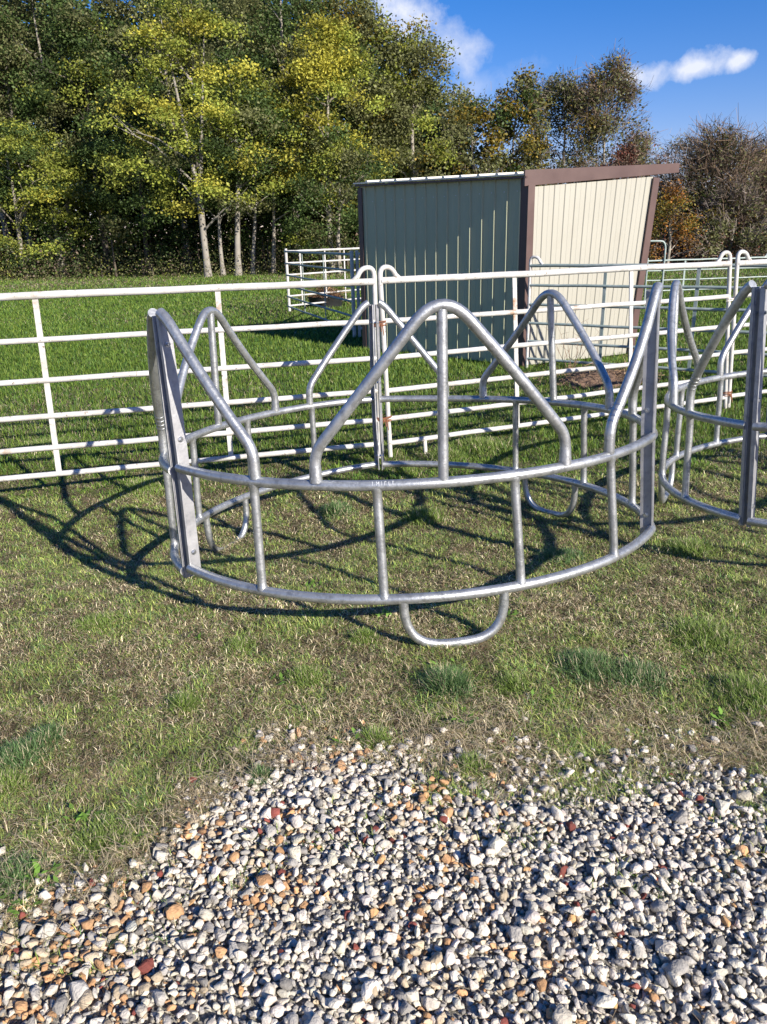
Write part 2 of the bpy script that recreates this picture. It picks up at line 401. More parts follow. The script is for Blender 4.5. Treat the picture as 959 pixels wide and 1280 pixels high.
# measured lean of stays: top and bottom points on the photo
ut, ub = u_on(45, 366, A1, B1)[0], u_on(71, 585, A1, B1)[0]
leanL = (ub-ut)/(RZ[0]-RZ[-1])
ut2, ub2 = u_on(270, 358, A1, B1)[0], u_on(290, 567, A1, B1)[0]
pt, pb = u_on(470, 352, A1, B1)[0], u_on(476.5, 562, A1, B1)[0]
lean_e = (pb-pt)/(RZ[0]-RZ[-1])
P1, PF1 = panel('white six-rail livestock panel left of the hooped joint behind the round feeder', A1, B1, stays=((ut+ub)/2, (ut2+ub2)/2, .45), leanA=leanL, leanB=lean_e, pmt='white')
A2, B2 = (.045, 6.165), (3.335, 7.60)
pt, pb = u_on(476, 350, A2, B2)[0], u_on(488, 567, A2, B2)[0]; la = (pb-pt)/(RZ[0]-RZ[-1])
pt, pb = u_on(926, 330, A2, B2)[0], u_on(919, 500, A2, B2)[0]; lb = (pb-pt)/(RZ[0]-RZ[-1])
P2, PF2 = panel('white six-rail livestock panel running right from the rusty wired joint, in front of the shed', A2, B2, stays=(u_on(645, 440, A2, B2)[0], u_on(789, 420, A2, B2)[0]), leanA=la, leanB=lb)
mb = MB(); u, z = u_on(527, 549, A2, B2); mb.tube([PF2(u, .12), PF2(u+.004, .0), PF2(u+.006, -.05)], .017, 10); mb.build('foot_peg', M['white_rust'], P2, True)
A3, B3 = (3.405, 7.64), (6.75, 9.10)
P3, PF3 = panel('white six-rail livestock panel cut off by the right edge, behind the second feeder', A3, B3, stays=(1.2, 2.4), leanA=lb*.7)
# rusty wire ties and chain at the joints
def ring(mb, c, a, b, r=.0035, n=14):
    mb.tube([np.asarray(c)+np.asarray(a)*math.cos(2*math.pi*k/n)+np.asarray(b)*math.sin(2*math.pi*k/n) for k in range(n+1)], r, 6)
for (PA, uA, PB, uB, z, lab) in ((PF1, L1, PF2, 0, 1.075, 'rusty wire tie near the top of the centre panel joint'), (PF1, L1, PF2, 0, .33, 'rusty wire tie low on the centre panel joint'), (PF2, math.dist(A2, B2), PF3, 0, 1.06, 'pale wire tie high on the right panel joint'), (PF2, math.dist(A2, B2), PF3, 0, .16, 'rusty chain tie at the foot of the right panel joint')):
    c = (PA(uA, z)+PB(uB, z))/2; mb = MB(); w = np.linalg.norm(PB(uB, z)-PA(uA, z))/2+.026; dr = (PB(uB, z)-PA(uA, z)); dr /= np.linalg.norm(dr); nn = V3(-dr[1], dr[0], 0)
    for k in range(4):
        ring(mb, c+UPV*(.008*k-.012), dr*w+UPV*rnd.uniform(-.012, .012), nn*.03+UPV*rnd.uniform(-.01, .01), .0042)
    for k in range(3): mb.tube([c-nn*.03+dr*.01*k, c-nn*.045+dr*(.02*k-.01)-UPV*.03*(k+1)], .004, 6)
    tag(mb.build('wire_tie', M['rust'] if 'rusty' in lab else M['white_rust']), lab, 'wire tie', 'ties joining the panels')

# grey-green panel in front of the cream wall
E6 = [1.285, 1.05, .815, .58, .35, .125]
A4, B4 = (1.93, 10.30), (4.86, 8.18)
P4, PF4 = panel('grey-green pipe panel standing in front of the cream shed wall', A4, B4, rails=E6, gz=-.005, stays=(.98, 2.05, 2.9), mt='green_gal', group='pen panels beside the shed', leanA=0, rt=.021, rr=.018, pmt='white', hoop=.09)
# tall end post pair to the left of it
# far low panel beside the orange tree with tall hooped end
A5, B5 = (6.15, 18.6), (9.1, 18.9)
P5, PF5 = panel('low pale panel far behind the feeders with one tall hooped post, near the orange tree', A5, B5, rails=[1.0, .78, .57, .34, .13], gz=0, stays=(.9, 2.2), mt='green_gal', group='pen panels beside the shed', rt=.02, rr=.016, loopA=False, loopB=True)
hp = aty(832, 310, 18.6); mb = MB(); x0 = hp[0]
mb.tube([V3(x0, 18.6, 0), V3(x0, 18.6, 1.2)]+arc3(V3(x0, 18.6, 1.25), V3(x0, 18.6, 1.45), V3(x0-.12, 18.6, 1.45), 6)+[V3(x0-.75, 18.6, 1.47), V3(x0-.85, 18.6, 1.4), V3(x0-.88, 18.6, 0)], .022, 10)
tag(mb.build('gate_hoop', M['green_gal'], None, True), 'tall bent pipe hoop rising above the far low panel, just right of the cream wall', 'gate hoop')
# pen at the far left: sunlit panel going away, shaded one coming nearer
K0 = on_ground(361, 391); K1 = aty(474, 360, 22.3); K2 = on_ground(443.5, 424)
Z6 = [1.40, 1.13, .86, .61, .36, .13]
P6, PF6 = panel('far white pen panel running right from the corner post towards the charcoal wall', (K0[0]+.02, K0[1]+.05), (K1[0], K1[1]), rails=Z6, gz=0, stays=(.45, 1.3, 2.0), group='panels of the far left pen', rt=.026, rr=.022, loopA=False, loopB=False, pr=.035)
P7, PF7 = panel('grey-green pen panel in shade angling nearer from the far corner post', (K0[0]-.0, K0[1]-.06), (K2[0], K2[1]), rails=Z6, postA=False, gz=0, stays=(1.9, 3.8), mt='green_gal', group='panels of the far left pen', rt=.024, rr=.02, loopA=False, loopB=False, pr=.034, pmt='white')
K3 = K2+V3(.09, .02, 0); K4 = K3+V3(.55, 3.0, 0)*1.0
P8, PF8 = panel('white pen panel end-on against the left end of the charcoal wall', (K3[0], K3[1]), (K4[0]-.12, K4[1]), rails=Z6, gz=0, stays=(1.5,), group='panels of the far left pen', rt=.024, rr=.02, loopA=False, loopB=False, pr=.03)

# black tub heaped with brush
T0 = on_ground(408, 384); T0[1] -= .0
tub = empty('feed_tub', T0, 'low black tub heaped with brown brush inside the far left pen', 'tub')
mb = MB(); n = 20
rings_ = [(.36, 0), (.42, .25), (.44, .27), (.41, .27), (.35, .06)]
V = [T0+V3(r*math.cos(2*math.pi*k/n)*1.1, r*math.sin(2*math.pi*k/n), z) for r, z in rings_ for k in range(n)]
Fc = [(i*n+k, i*n+(k+1) % n, (i+1)*n+(k+1) % n, (i+1)*n+k) for i in range(len(rings_)-1) for k in range(n)]+[tuple((len(rings_)-1)*n+k for k in range(n))]
mb.add(V, Fc); mb.build('tub_wall', M['rubber'], tub, True)
def strands(name, c, n, sx, sy, sz, ln, w, pal, parent=None, up=.3, mt='twig'):
    c = np.asarray(c); p = rs.randn(n, 3)*[sx, sy, sz]; p[:, 2] = np.abs(p[:, 2])
    d = rs.randn(n, 3); d[:, 2] = d[:, 2]*.5+up; d /= np.linalg.norm(d, axis=1)[:, None]
    l = ln*(.5+rs.rand(n))[:, None]; s = np.cross(d, rs.randn(n, 3)); s /= np.linalg.norm(s, axis=1)[:, None]
    a = p+c; b = a+d*l; ww = w*(.6+.8*rs.rand(n))[:, None]
    V = np.stack([a-s*ww, a+s*ww, b+s*ww*.4, b-s*ww*.4], 1).reshape(-1, 3)
    pal = np.array(pal); cc = pal[rs.randint(len(pal), size=n)]*(.7+.6*rs.rand(n))[:, None]
    off = parent_world(parent) if parent is not None else 0
    return fast_mesh(name, V-off, np.arange(4*n), [4]*n, M[mt], parent, np.repeat(cc, 4, 0))
strands('brush_heap', T0+V3(0, 0, .22), 900, .20, .16, .13, .22, .006, [(.20, .11, .06), (.30, .19, .12), (.10, .06, .04)], tub)

# old hay pile behind the right panel
H0 = on_ground(765, 486); n = 46; k2 = 18
mb = MB(); V = []; Fc = []
for i in range(k2+1):
    for k in range(n):
        r = i/k2; a = 2*math.pi*k/n; wob = 1+.16*math.sin(3*a+1)+.1*math.sin(7*a)
        x = .62*r*math.cos(a)*wob; y = .36*r*math.sin(a)*wob+.32
        z = .17*(1-r**2.2)*(1+.5*(vnoise(x+9, y+9, .12)-.5))+(fbm(x+5, y+4, .07, 2)-.5)*.07*(1-r)
        V.append(V3(H0[0]+x, H0[1]+y, float(ground(H0[0]+x, H0[1]+y))-.012+z))
Fc = [(i*n+k, i*n+(k+1) % n, (i+1)*n+(k+1) % n, (i+1)*n+k) for i in range(k2) for k in range(n)]
mb.add(V, Fc)
hay = mb.build('hay_pile', mat('old_hay', (.17, .105, .07), .95, 0, .45, 14, 1, 50, [((.06, .04, .03), 11, .5, .6), ((.30, .21, .14), 26, .56, .68)]), None, True)
tag(hay, 'low heap of weathered brown hay on the grass just behind the right white panel', 'hay pile')
strands('loose_straw', H0+V3(0, .3, .05), 1500, .32, .16, .07, .09, .003, [(.26, .17, .11), (.36, .26, .16), (.10, .07, .05)], hay, .1)

# dry weed in front of cream wall
W0 = V3(2.32, 9.55, 0)
wd = empty('dry_weed', W0, 'thin leafless dry weed standing before the foot of the cream wall', 'weed')
mb = MB()
for k in range(9):
    a = rnd.uniform(0, 6.28); l = rnd.uniform(.35, .75); p = W0.copy(); pts = [p.copy()]
    d = V3(math.cos(a)*.35, math.sin(a)*.2, 1)
    for s in range(4): p = p+d*l/4; d = d+V3(rnd.uniform(-.3, .3), rnd.uniform(-.2, .2), -.05); pts.append(p.copy())
    mb.tube(pts, [.004, .0035, .003, .002, .001], 5)
    for q_ in pts[2:]: mb.tube([q_, q_+V3(rnd.uniform(-.12, .12), rnd.uniform(-.05, .05), rnd.uniform(.03, .12))], [.002, .001], 4)
mb.build('stems', mat('dry_stem', (.24, .15, .10), .9), wd)

# ------------------------------------------------------------------ round bale feeders (shape measured from the photo)
D1 = dict(X=.1378, Y=4.0341, Z=.2613, rx=-.0372, ry=-.0271, yaw=.1263, R=1.2639, hm=.4722, ht=1.1396, p=.4122, u1=.2209, h=.6239, u2=.6336,
          ks=.1623, sag=.5561, flare=-.0136, sagm=-.0252, k4=.0053, c0=-.0152, dz=(.2101, .2401, .2641),
          j=[(-.0192, -.0142, .0312), (-.0125, .0042, .0124), (.0001, -.0108, -.0437)])
COR = {"0b": [[0.0038, 0.0096, 0.003, -0.0036], [0.0037, 0.0066, 0.0145, -0.0134]], "0m": [[-0.0062, -0.0084, 0.0087, 0.0008], [-0.0036, -0.0073, 0.0092, -0.0039]], "0t": [[0.0109, 0.0045, -0.0113, 0.0], [-0.0048, 0.002, 0.0181, 0.0]], "1b": [[-0.0116, -0.0053, 0.0179, 0.0], [-0.008, 0.0172, 0.024, 0.0]], "1m": [[0.0052, 0.01, -0.0026, -0.0063], [0.0004, -0.0171, 0.0065, 0.0293]], "1t": [[-0.0132, 0.0077, 0.0245, 0.0], [-0.0196, -0.0075, 0.0271, 0.0]], "2b": [[0.0016, -0.0063, -0.0062, 0.0], [-0.0174, -0.0196, 0.0356, 0.0]], "2m": [[-0.0068, -0.0107, 0.0057, 0.0087], [-0.0072, -0.028, 0.0149, 0.0176]], "2t": [[0.011, -0.0127, -0.0036, 0.0], [-0.0114, 0.0055, 0.0172, 0.0]]}
D2 = dict(D1, X=2.874, Y=4.298, Z=.339, rx=-.064, ry=-.049, yaw=-2.066, R=1.269, j=[(0, 0, 0)]*3)
def rotm(rx, ry):
    cx, sx_, cy, sy = math.cos(rx), math.sin(rx), math.cos(ry), math.sin(ry)
    return np.array([[cy, 0, sy], [0, 1, 0], [-sy, 0, cy]])@np.array([[1, 0, 0], [0, cx, -sx_], [0, sx_, cx]])
def feeder_fn(d, cor=None):
    RM = rotm(d['rx'], d['ry']); J = []
    for i, a in enumerate((-60, 60, 180)):
        t = d['yaw']+R_(a)-math.pi/2; jx, jy, jz = d['j'][i]
        J.append(V3(d['R']*math.cos(t)+jx, d['R']*math.sin(t)+jy, jz))
    def P(sec, t, z, rad=0, tan=0):
        wm = float(sst(0, d['hm'], z)); wt = float(np.clip((z-d['hm'])/(d['ht']-d['hm']), 0, 1.2))
        A, B = J[sec], J[(sec+1) % 3]; c = (A+B)/2; h = np.linalg.norm((B-A)[:2])/2; s = d['sag']+d['sagm']*wm
        rho = (h*h+s*s)/(2*s); tm = math.asin(min(.999, h/rho)); u = (B-A)/np.linalg.norm(B-A); n = V3(u[1], -u[0], 0); a = t*tm
        q_ = c+u*rho*math.sin(a)+n*(rho*math.cos(a)-(rho-s)+4*d['k4']*t*t*(1-t*t))
        q_[2] = c[2]+(B-A)[2]/2*t+z
        r = q_[:2]/np.linalg.norm(q_[:2]); q_[:2] += r*(d['flare']*wt+rad); q_[:2] += V3(-r[1], r[0], 0)[:2]*tan
        q_ = RM@q_+V3(d['X'], d['Y'], d['Z'])
        if cor:
            tv = V3(1, t, t*t, t**3, 0)[:4]
            f = lambda k: V3(np.dot(cor['%d%s' % (sec, k)][0], tv), 0, np.dot(cor['%d%s' % (sec, k)][1], tv))
            w1 = min(1, max(0, z/d['hm'])); w2 = min(1, max(0, (z-d['hm'])/(d['ht']-d['hm'])))
            q_ = q_+(f('b')*(1-w1)+f('m')*w1 if z < d['hm'] else f('m')*(1-w2)+f('t')*w2)
        return q_
    return P
def fillet(pts, rad, n=7):
    out_ = [np.array(pts[0], float)]
    for i in range(1, len(pts)-1):
        p, a, b = (np.array(v, float) for v in (pts[i], pts[i-1], pts[i+1]))
        da, db = a-p, b-p; la_, lb_ = np.linalg.norm(da), np.linalg.norm(db); r = min(rad[i-1], la_*.48, lb_*.48)
        out_ += [(1-t)**2*(p+da/la_*r)+2*t*(1-t)*p+t*t*(p+db/lb_*r) for t in np.linspace(0, 1, n)]
    out_.append(np.array(pts[-1], float)); res = [out_[0]]
    for a, b in zip(out_[:-1], out_[1:]):
        k = max(1, int(np.linalg.norm(b-a)/.05)); res += [a+(b-a)*i/k for i in range(1, k+1)]
    return res
def feeder(d, label, cor=None):
    P = feeder_fn(d, cor); t = empty('bale_feeder', (d['X'], d['Y'], float(ground(d['X'], d['Y']))), label, 'bale feeder', 'round galvanized bale feeders')
    S = 1.40                                   # half arc length in metres, to keep bends round
    hm, ht = d['hm'], d['ht']; G = M['galv']
    for s in range(3):
        for nm, z in (('lower_rail', 0), ('middle_rail', hm)):
            mb = MB(); e = .985; mb.tube([P(s, e*(-1+2*i/40), z) for i in range(41)], .0215, 14); mb.build(nm, G, t, True)
        for u in (-d['u2'], -d['u1'], d['u1'], d['u2']):
            mb = MB(); zz_ = [.008, .022, .03]+list(np.linspace(.06, hm-.06, 5))+[hm-.03, hm-.022, hm-.008]; mb.tube([P(s, u, z) for z in zz_], [.0235, .0215, .0188]+[.0188]*5+[.0188, .0215, .0235], 12); mb.build('upright', G, t, True)
        # full peak
        p = d['p']; c0 = d['c0']; bz = hm+.13
        path = fillet([(-p*S, hm+.012), (-p*S, bz), (c0*S, ht+.060), (p*S, bz), (p*S, hm+.012)], (.14, .17, .14), 10)
        mb = MB(); mb.tube([P(s, x/S, z) for x, z in path], [.0265, .0232]+[.0225]*(len(path)-4)+[.0232, .0265], 14); mb.build('peak_tube', G, t, True)
        topz = max(z for x, z in path)
        mb = MB(); mb.tube([P(s, c0*.9, z) for z in np.linspace(hm+.01, topz-.015, 8)], .0205, 12); mb.build('peak_post', G, t, True)
        # half peaks up to the bolted joints
        for sg in (-1, 1):
            h = d['h']; e = .985
            path = fillet([(h*S, hm+.012), (h*S, bz), (S*1.0, ht+.060), (S*1.32, ht-.6)], (.14, .17), 10)
            path = [q_ for q_ in path if q_[0] <= e*S+1e-6]; 
            mb = MB(); mb.tube([P(s, sg*x/S, z) for x, z in path], .0225, 14); mb.build('half_peak_tube', G, t, True)
            zt = path[-1][1]
            if sg > 0:   # crimped wraps low on the tube
                mb = MB()
                for kk in range(4):
                    i0 = next(i for i, q_ in enumerate(path) if q_[1] > bz+.015+.016*kk); x, z = path[i0]; x2, z2 = path[i0+1]
                    a_, b_ = P(s, sg*x/S, z), P(s, sg*x2/S, z2); dd = (b_-a_)/np.linalg.norm(b_-a_)
                    zc = bz+.012+.02*kk; f = 0
                    c_ = P(s, sg*np.interp(zc, [q_[1] for q_ in path], [q_[0] for q_ in path])/S, zc)
                    mb.tube([c_-dd*.003, c_+dd*.003], .0242, 14)
                mb.build('wrap_ring', M['bolt'], t, True)
            # flat end bar, set radially, with a lip
            jn = P(s, sg*.992, .5*hm); mb = MB()
            pts = [P(s, sg*.990, z, rad=-.018) for z in np.linspace(-.03, zt-.012, 7)]
            rd = P(s, sg*.99, .3, rad=-.1)-P(s, sg*.99, .3, rad=0); rd /= np.linalg.norm(rd)
            tn = P(s, sg*.94, .3)-P(s, sg*.99, .3); tn /= np.linalg.norm(tn)
            for a_, b_ in zip(pts[:-1], pts[1:]):
                tt = (b_-a_)/2
                mb.box((a_+b_)/2+rd*.006, tt*1.0, rd*.028, tn*.0028)
                mb.box((a_+b_)/2-rd*.0245+tn*.012, tt*1.0, rd*.0028, tn*.009)
            fl = mb.build('end_bar', M['galv_flat'], t)
            for z in (.07, hm+.12, zt-.13):
                c = P(s, sg*.990, z, rad=-.018)+rd*.008; mb = MB()
                mb.tube([c-tn*.012, c+tn*.014], .008, 6); mb.tube([c+tn*.002, c+tn*.005], .013, 10); mb.build('bolt', M['bolt'], fl, True)
        # foot loop
        k = d['ks']; dz = d['dz'][s]
        base = P(s, 0, 0); gzv = []
        zb = -dz
        path = [(-k*S*(abs(math.cos(a))**.62)*(1 if math.cos(a) > 0 else -1), -.012+(zb+.012)*(math.sin(a)**.72)) for a in np.linspace(0.0, math.pi, 34)]
        mb = MB(); mb.tube([P(s, x/S, z) for x, z in path], .0195, 12); mb.build('foot_loop', G, t, True)
    return t, P
F1, FP1 = feeder(D1, 'whole round galvanized bale feeder of peaked pipe panels, in the middle of the lawn', COR)
F2, FP2 = feeder(D2, 'second round galvanized bale feeder, cut off by the right edge of the photo')
# worn pale stencil strokes on the middle rail
mb = MB()
def mark_pt(t, a):
    c = FP1(0, t, D1['hm']); o_ = c-V3(D1['X'], D1['Y'], 0); o_[2] = 0; o_ /= np.linalg.norm(o_)
    return c+(o_*math.cos(a)+UPV*math.sin(a))*.0222
t0 = -.232; w = .0052
def stroke(ta, a0, tb, a1, wd_=.0022):
    n_ = 6; pa = [mark_pt(ta+(tb-ta)*i/n_, a0+(a1-a0)*i/n_) for i in range(n_+1)]
    mb.tube(pa, wd_, 6)
def glyph(i, segs):
    b = t0+i*.0125
    for (x0, y0, x1, y1) in segs: stroke(b+x0*w, .3+y0*.75, b+x1*w, .3+y1*.75, .0011)
glyph(0, [(0, 0, 0, 1)]); glyph(1, [(0, 1, 0, 0), (0, 1, .8, .4), (.8, .4, 1.4, 1), (1.4, 1, 1.4, 0)]); glyph(2.1, [(0.2, 0, .2, 1)])
glyph(3, [(0, 0, 0, 1), (0, 1, 1, 1)]); glyph(4, [(0, 0, 0, 1), (0, 0, .8, 0)]); glyph(4.8, [(.4, 0, .4, 1), (0, 1, .9, 1)])
mb.build('stencil_mark', M['mark'], F1, True)

# ------------------------------------------------------------------ gravel
import bmesh
VAR = []
for k in range(40):
    npt = rs.randint(10, 17); p = rs.randn(npt, 3); p /= np.linalg.norm(p, axis=1)[:, None]; p *= rs.uniform(.82, 1.08, (npt, 1))
    p *= np.array([1, rs.uniform(.6, .95), rs.uniform(.45, .8)])
    b = bmesh.new()
    for q_ in p: b.verts.new(q_)
    bmesh.ops.convex_hull(b, input=b.verts); bmesh.ops.delete(b, geom=[v_ for v_ in b.verts if not v_.link_faces], context='VERTS')
    bmesh.ops.bevel(b, geom=list(b.edges), offset=.07, segments=1, affect='EDGES', clamp_overlap=True)
    bmesh.ops.triangulate(b, faces=b.faces); b.verts.index_update()
    VAR.append((np.array([v_.co[:] for v_ in b.verts]), np.array([[v_.index for v_ in f_.verts] for f_ in b.faces]))); b.free()
def stones(name, pts, size, pal_pick, z):
    n = len(pts); kk = rs.randint(len(VAR), size=n)
    qn = rs.randn(n, 4); qn[:, 1:3] *= .6; qn /= np.linalg.norm(qn, axis=1)[:, None]; w_, x_, y_, z_ = qn.T
    Rm = np.stack([1-2*(y_*y_+z_*z_), 2*(x_*y_-z_*w_), 2*(x_*z_+y_*w_), 2*(x_*y_+z_*w_), 1-2*(x_*x_+z_*z_), 2*(y_*z_-x_*w_), 2*(x_*z_-y_*w_), 2*(y_*z_+x_*w_), 1-2*(x_*x_+y_*y_)], 1).reshape(n, 3, 3)
    VV, FF, CC, off = [], [], [], 0
    for k in range(len(VAR)):
        ii = np.where(kk == k)[0]
        if not len(ii): continue
        bv, bf = VAR[k]; V = np.einsum('nij,vj->nvi', Rm[ii], bv)*size[ii, None, None]/2*1.2
        V[:, :, 2] *= .8
        V += np.stack([pts[ii, 0], pts[ii, 1], z[ii]], 1)[:, None, :]
        VV.append(V.reshape(-1, 3)); FF.append((bf[None]+np.arange(len(ii))[:, None, None]*len(bv)).reshape(-1, 3)+off); CC.append(np.repeat(pal_pick[ii], len(bv), 0)); off += len(ii)*len(bv)
    FF = np.concatenate(FF)
    return fast_mesh(name, np.concatenate(VV), FF.ravel(), [3]*len(FF), M['stone'], None, np.concatenate(CC))
def grid_pts(step, x0, x1, y0, y1, keep=1):
    a, b = np.meshgrid(np.arange(x0, x1, step), np.arange(y0, y1, step*.87)); a = a+(np.arange(a.shape[0])[:, None] % 2)*step/2
    p = np.stack([a.ravel(), b.ravel()], 1)+rs.uniform(-.42, .42, (a.size, 2))*step
    return p[rs.rand(len(p)) < keep]
L0 = grid_pts(.0150, -1.9, 1.9, .75, 2.45); L1_ = grid_pts(.0245, -1.9, 1.9, .75, 2.45, .9); L2_ = grid_pts(.040, -1.9, 1.9, .75, 2.4, .5); L3_ = grid_pts(.12, -1.9, 1.9, .75, 2.2, .35)
Lo = grid_pts(.04, -4, 4, -.6, 2.5); Lo = Lo[(np.abs(Lo[:, 0]) > 1.85) | (Lo[:, 1] < .78)]
P_ = np.concatenate([L0, L1_, L2_, L3_, Lo]); sz = np.concatenate([rs.uniform(.010, .022, len(L0)), rs.uniform(.019, .031, len(L1_)), rs.uniform(.028, .043, len(L2_)), rs.uniform(.042, .058, len(L3_)), rs.uniform(.03, .05, len(Lo))])
lift = np.concatenate([np.zeros(len(L0)), np.full(len(L1_), .004), np.full(len(L2_), .008), np.full(len(L3_), .010), np.zeros(len(Lo))])
e = gedge(P_[:, 0], P_[:, 1]); patch = fbm(P_[:, 0], P_[:, 1], .25, 2, 8)
# fades out towards the turf; a thin grassy band crosses the right side
dens = sst(-.14, .16, e+(patch-.5)*.45); dens *= 1-.55*((P_[:, 0] > .1) & (e < .22) & (patch > .45))
keep = rs.rand(len(P_)) < dens; keep |= (e > -.28) & (rs.rand(len(P_)) < .02)
P_, sz, lift, e, patch = P_[keep], sz[keep], lift[keep], e[keep], patch[keep]
n = len(P_); tanp = np.clip((fbm(P_[:, 0]+.05, P_[:, 1], .3, 2, 4)-.40)*2.2, 0, .7)*np.clip(1.15-(P_[:, 0]+.45)*1.1, .12, 1)
r = rs.rand(n); c = np.empty((n, 3))
wh = np.array([.64, .58, .485])*(.68+.38*rs.rand(n))[:, None]; wh *= 1+rs.randn(n, 3)*[.02, .01, .035]
gr = np.array([.37, .345, .31])*(.5+.7*rs.rand(n))[:, None]
org = np.array([.52, .30, .15])*(.6+.6*rs.rand(n))[:, None]; tn_ = np.array([.52, .42, .29])*(.65+.5*rs.rand(n))[:, None]
red = np.array([.23, .065, .05])*(.6+.6*rs.rand(n))[:, None]
c[:] = wh; k = r < .20; c[k] = gr[k]; k = (r > .20) & (r < .20+.42*tanp); c[k] = org[k]; k = (r > .62) & (r < .62+.38*tanp); c[k] = tn_[k]; k = r > .988; c[k] = red[k]
c[(r > .955) & (r < .965)] = (.5, .3, .14)
zz = ground(P_[:, 0], P_[:, 1])+lift+sz*.18+rs.uniform(-.003, .004, n)
small = sz < .022; c[small] *= .88
tag(stones('gravel', P_, sz, c, zz), kind='stuff', label='loose crushed limestone gravel, mostly white with tan and red pieces', cat='gravel')

# ------------------------------------------------------------------ grass
def blades(P, ln, wd, lean, colr, name=None):
    n = len(P); yaw = rs.rand(n)*2*math.pi; d = np.stack([np.cos(yaw), np.sin(yaw), np.zeros(n)], 1); s = np.stack([-np.sin(yaw), np.cos(yaw), np.zeros(n)], 1)
    tw = rs.uniform(-1, 1, n)[:, None]*.6; s = s+d*tw; s /= np.linalg.norm(s, axis=1)[:, None]
    up = np.array([0, 0, 1.]); ca, sa = np.cos(lean)[:, None], np.sin(lean)[:, None]
    d1 = d*sa*.7+up*ca; le2 = lean*1.5+.15; d2 = d*np.sin(le2)[:, None]+up*np.cos(le2)[:, None]
    a = P; b = P+d1*ln[:, None]*.5; c_ = b+d2*ln[:, None]*.5; w2 = wd[:, None]/2
    V = np.stack([a-s*w2, a+s*w2, b+s*w2*.85, b-s*w2*.85, c_], 1).reshape(-1, 3)
    i = np.arange(n)[:, None]*5; Lp = np.concatenate([i+[0, 1, 2, 3], i+[3, 2, 4]], 1).ravel(); S_ = np.tile([4, 3], n)
    return V, Lp, S_, np.repeat(colr, 5, 0)
NB = 1700000
ymin, ymax = 1.35, 52.
u = rs.rand(NB); yv = ymin*(ymax/ymin)**u                  # density ~ 1/d^2 over a width ~ d
xv = (rs.rand(NB)*2-1)*(.62*yv+.95)
e = gedge(xv, yv); pn = fbm(xv, yv, .22, 3, 1); pn2 = fbm(xv, yv, .9, 3, 6); pn3 = fbm(xv, yv, 4., 2, 9); pnf = fbm(xv, yv, .075, 2, 12)
dkeep = 1-sst(-.03, .10, e); dkeep = np.maximum(dkeep, .10*(e < .5)*(pn > .5)); dkeep = np.maximum(dkeep, .55*((e > 0) & (e < .24) & (xv > .1) & (fbm(xv, yv, .25, 2, 8) > .5)))
thin = np.clip(.55+1.1*(pn-.35), .35, 1)*np.where(yv < 6, np.clip(.42+2.2*(pnf-.28), .28, 1), 1); keep = rs.rand(NB) < dkeep*thin
# nothing inside the shed
rel = np.stack([xv-SC[0], yv-SC[1]], 1); uu, vv = rel@gd[:2], rel@bd[:2]; keep &= ~((uu > 0) & (uu < GL) & (vv > 0) & (vv < WL+.1))
xv, yv, e, pn, pn2, pn3, pnf = xv[keep], yv[keep], e[keep], pn[keep], pn2[keep], pn3[keep], pnf[keep]; n = len(xv)
dist = np.hypot(yv, 1.6)
lushf = sst(5.0, 7.2, yv)
gf = .74+1.9*(pn-.5)+1.3*(pn2-.5)                          # share of green blades near the camera
gf = gf+1.3*(pnf-.5)+.26*sst(.5, 1.2, xv)*(yv < 5)+.10*(yv > 3.8)+.08*((xv < -.75) & (yv < 2.3))-.30*np.exp(-((e+.08)/.16)**2)
gf = gf-.28*np.exp(-((xv+.55)/.75)**2-((yv-2.5)/.45)**2)
gf = gf*(1-lushf)+lushf*(.86+.9*(pn3-.5)+.4*(pn2-.5))
gf = gf-.45*sst(28, 40, yv)*(xv < 6)-.25*sst(14, 30, yv)*(xv > 4)
isg = rs.rand(n) < np.clip(gf, .04, .97)
G1 = np.array([.18, .25, .055]); G2 = np.array([.12, .20, .07]); G3 = np.array([.32, .35, .10])
T1 = np.array([.74, .64, .42]); T2 = np.array([.52, .42, .26]); T3 = np.array([.25, .165, .105])
r = rs.rand(n); cg = np.where((r < .5)[:, None], G1, np.where((r < .72)[:, None], G2, G3)); ct = np.where((r < .42)[:, None], T1, np.where((r < .78)[:, None], T2, T3))
cl = np.where(isg[:, None], cg, ct)*(.65+.8*rs.rand(n))[:, None]
cl = np.where((isg & (yv > 5.5))[:, None], cl*np.array([.56, .69, .43]), cl)
cl = np.where((~isg & (yv > 5.5))[:, None], cl*.55, cl)*np.where(yv < 6, .58+1.0*pnf+.25*pn, 1)[:, None]
ln = np.where(isg, rs.uniform(.018, .042, n), rs.uniform(.018, .05, n))*(.75+.8*pn)
ln = ln*np.where(yv < 5, .86, 1); ln = ln*(1+1.0*sst(5, 7, yv)+1.2*sst(8, 40, yv)); ln *= 1+.15*((yv < 2.6) & (e > -.35))
wd = np.clip(.00070*dist, .0016, None)*(.7+.6*rs.rand(n))*(1+.25*isg)
lean = np.where(isg, np.abs(rs.randn(n))*.6+.42-.3*lushf, np.abs(rs.randn(n))*.45+.80); lean = np.clip(lean, 0, 1.45)
PP = np.stack([xv, yv, ground(xv, yv)-.002+np.where(isg, 0, rs.uniform(0, .014, n))], 1)
parts = [blades(PP, ln, wd, lean, cl)]
nth = 340000; ty = 1.35*(7./1.35)**rs.rand(nth); tx = (rs.rand(nth)*2-1)*(.62*ty+.95); te = gedge(tx, ty); tk = rs.rand(nth) < 1-sst(-.02, .16, te+.1*(fbm(tx, ty, .2, 2, 3)-.5)); tx, ty = tx[tk], ty[tk]; nth = len(tx)
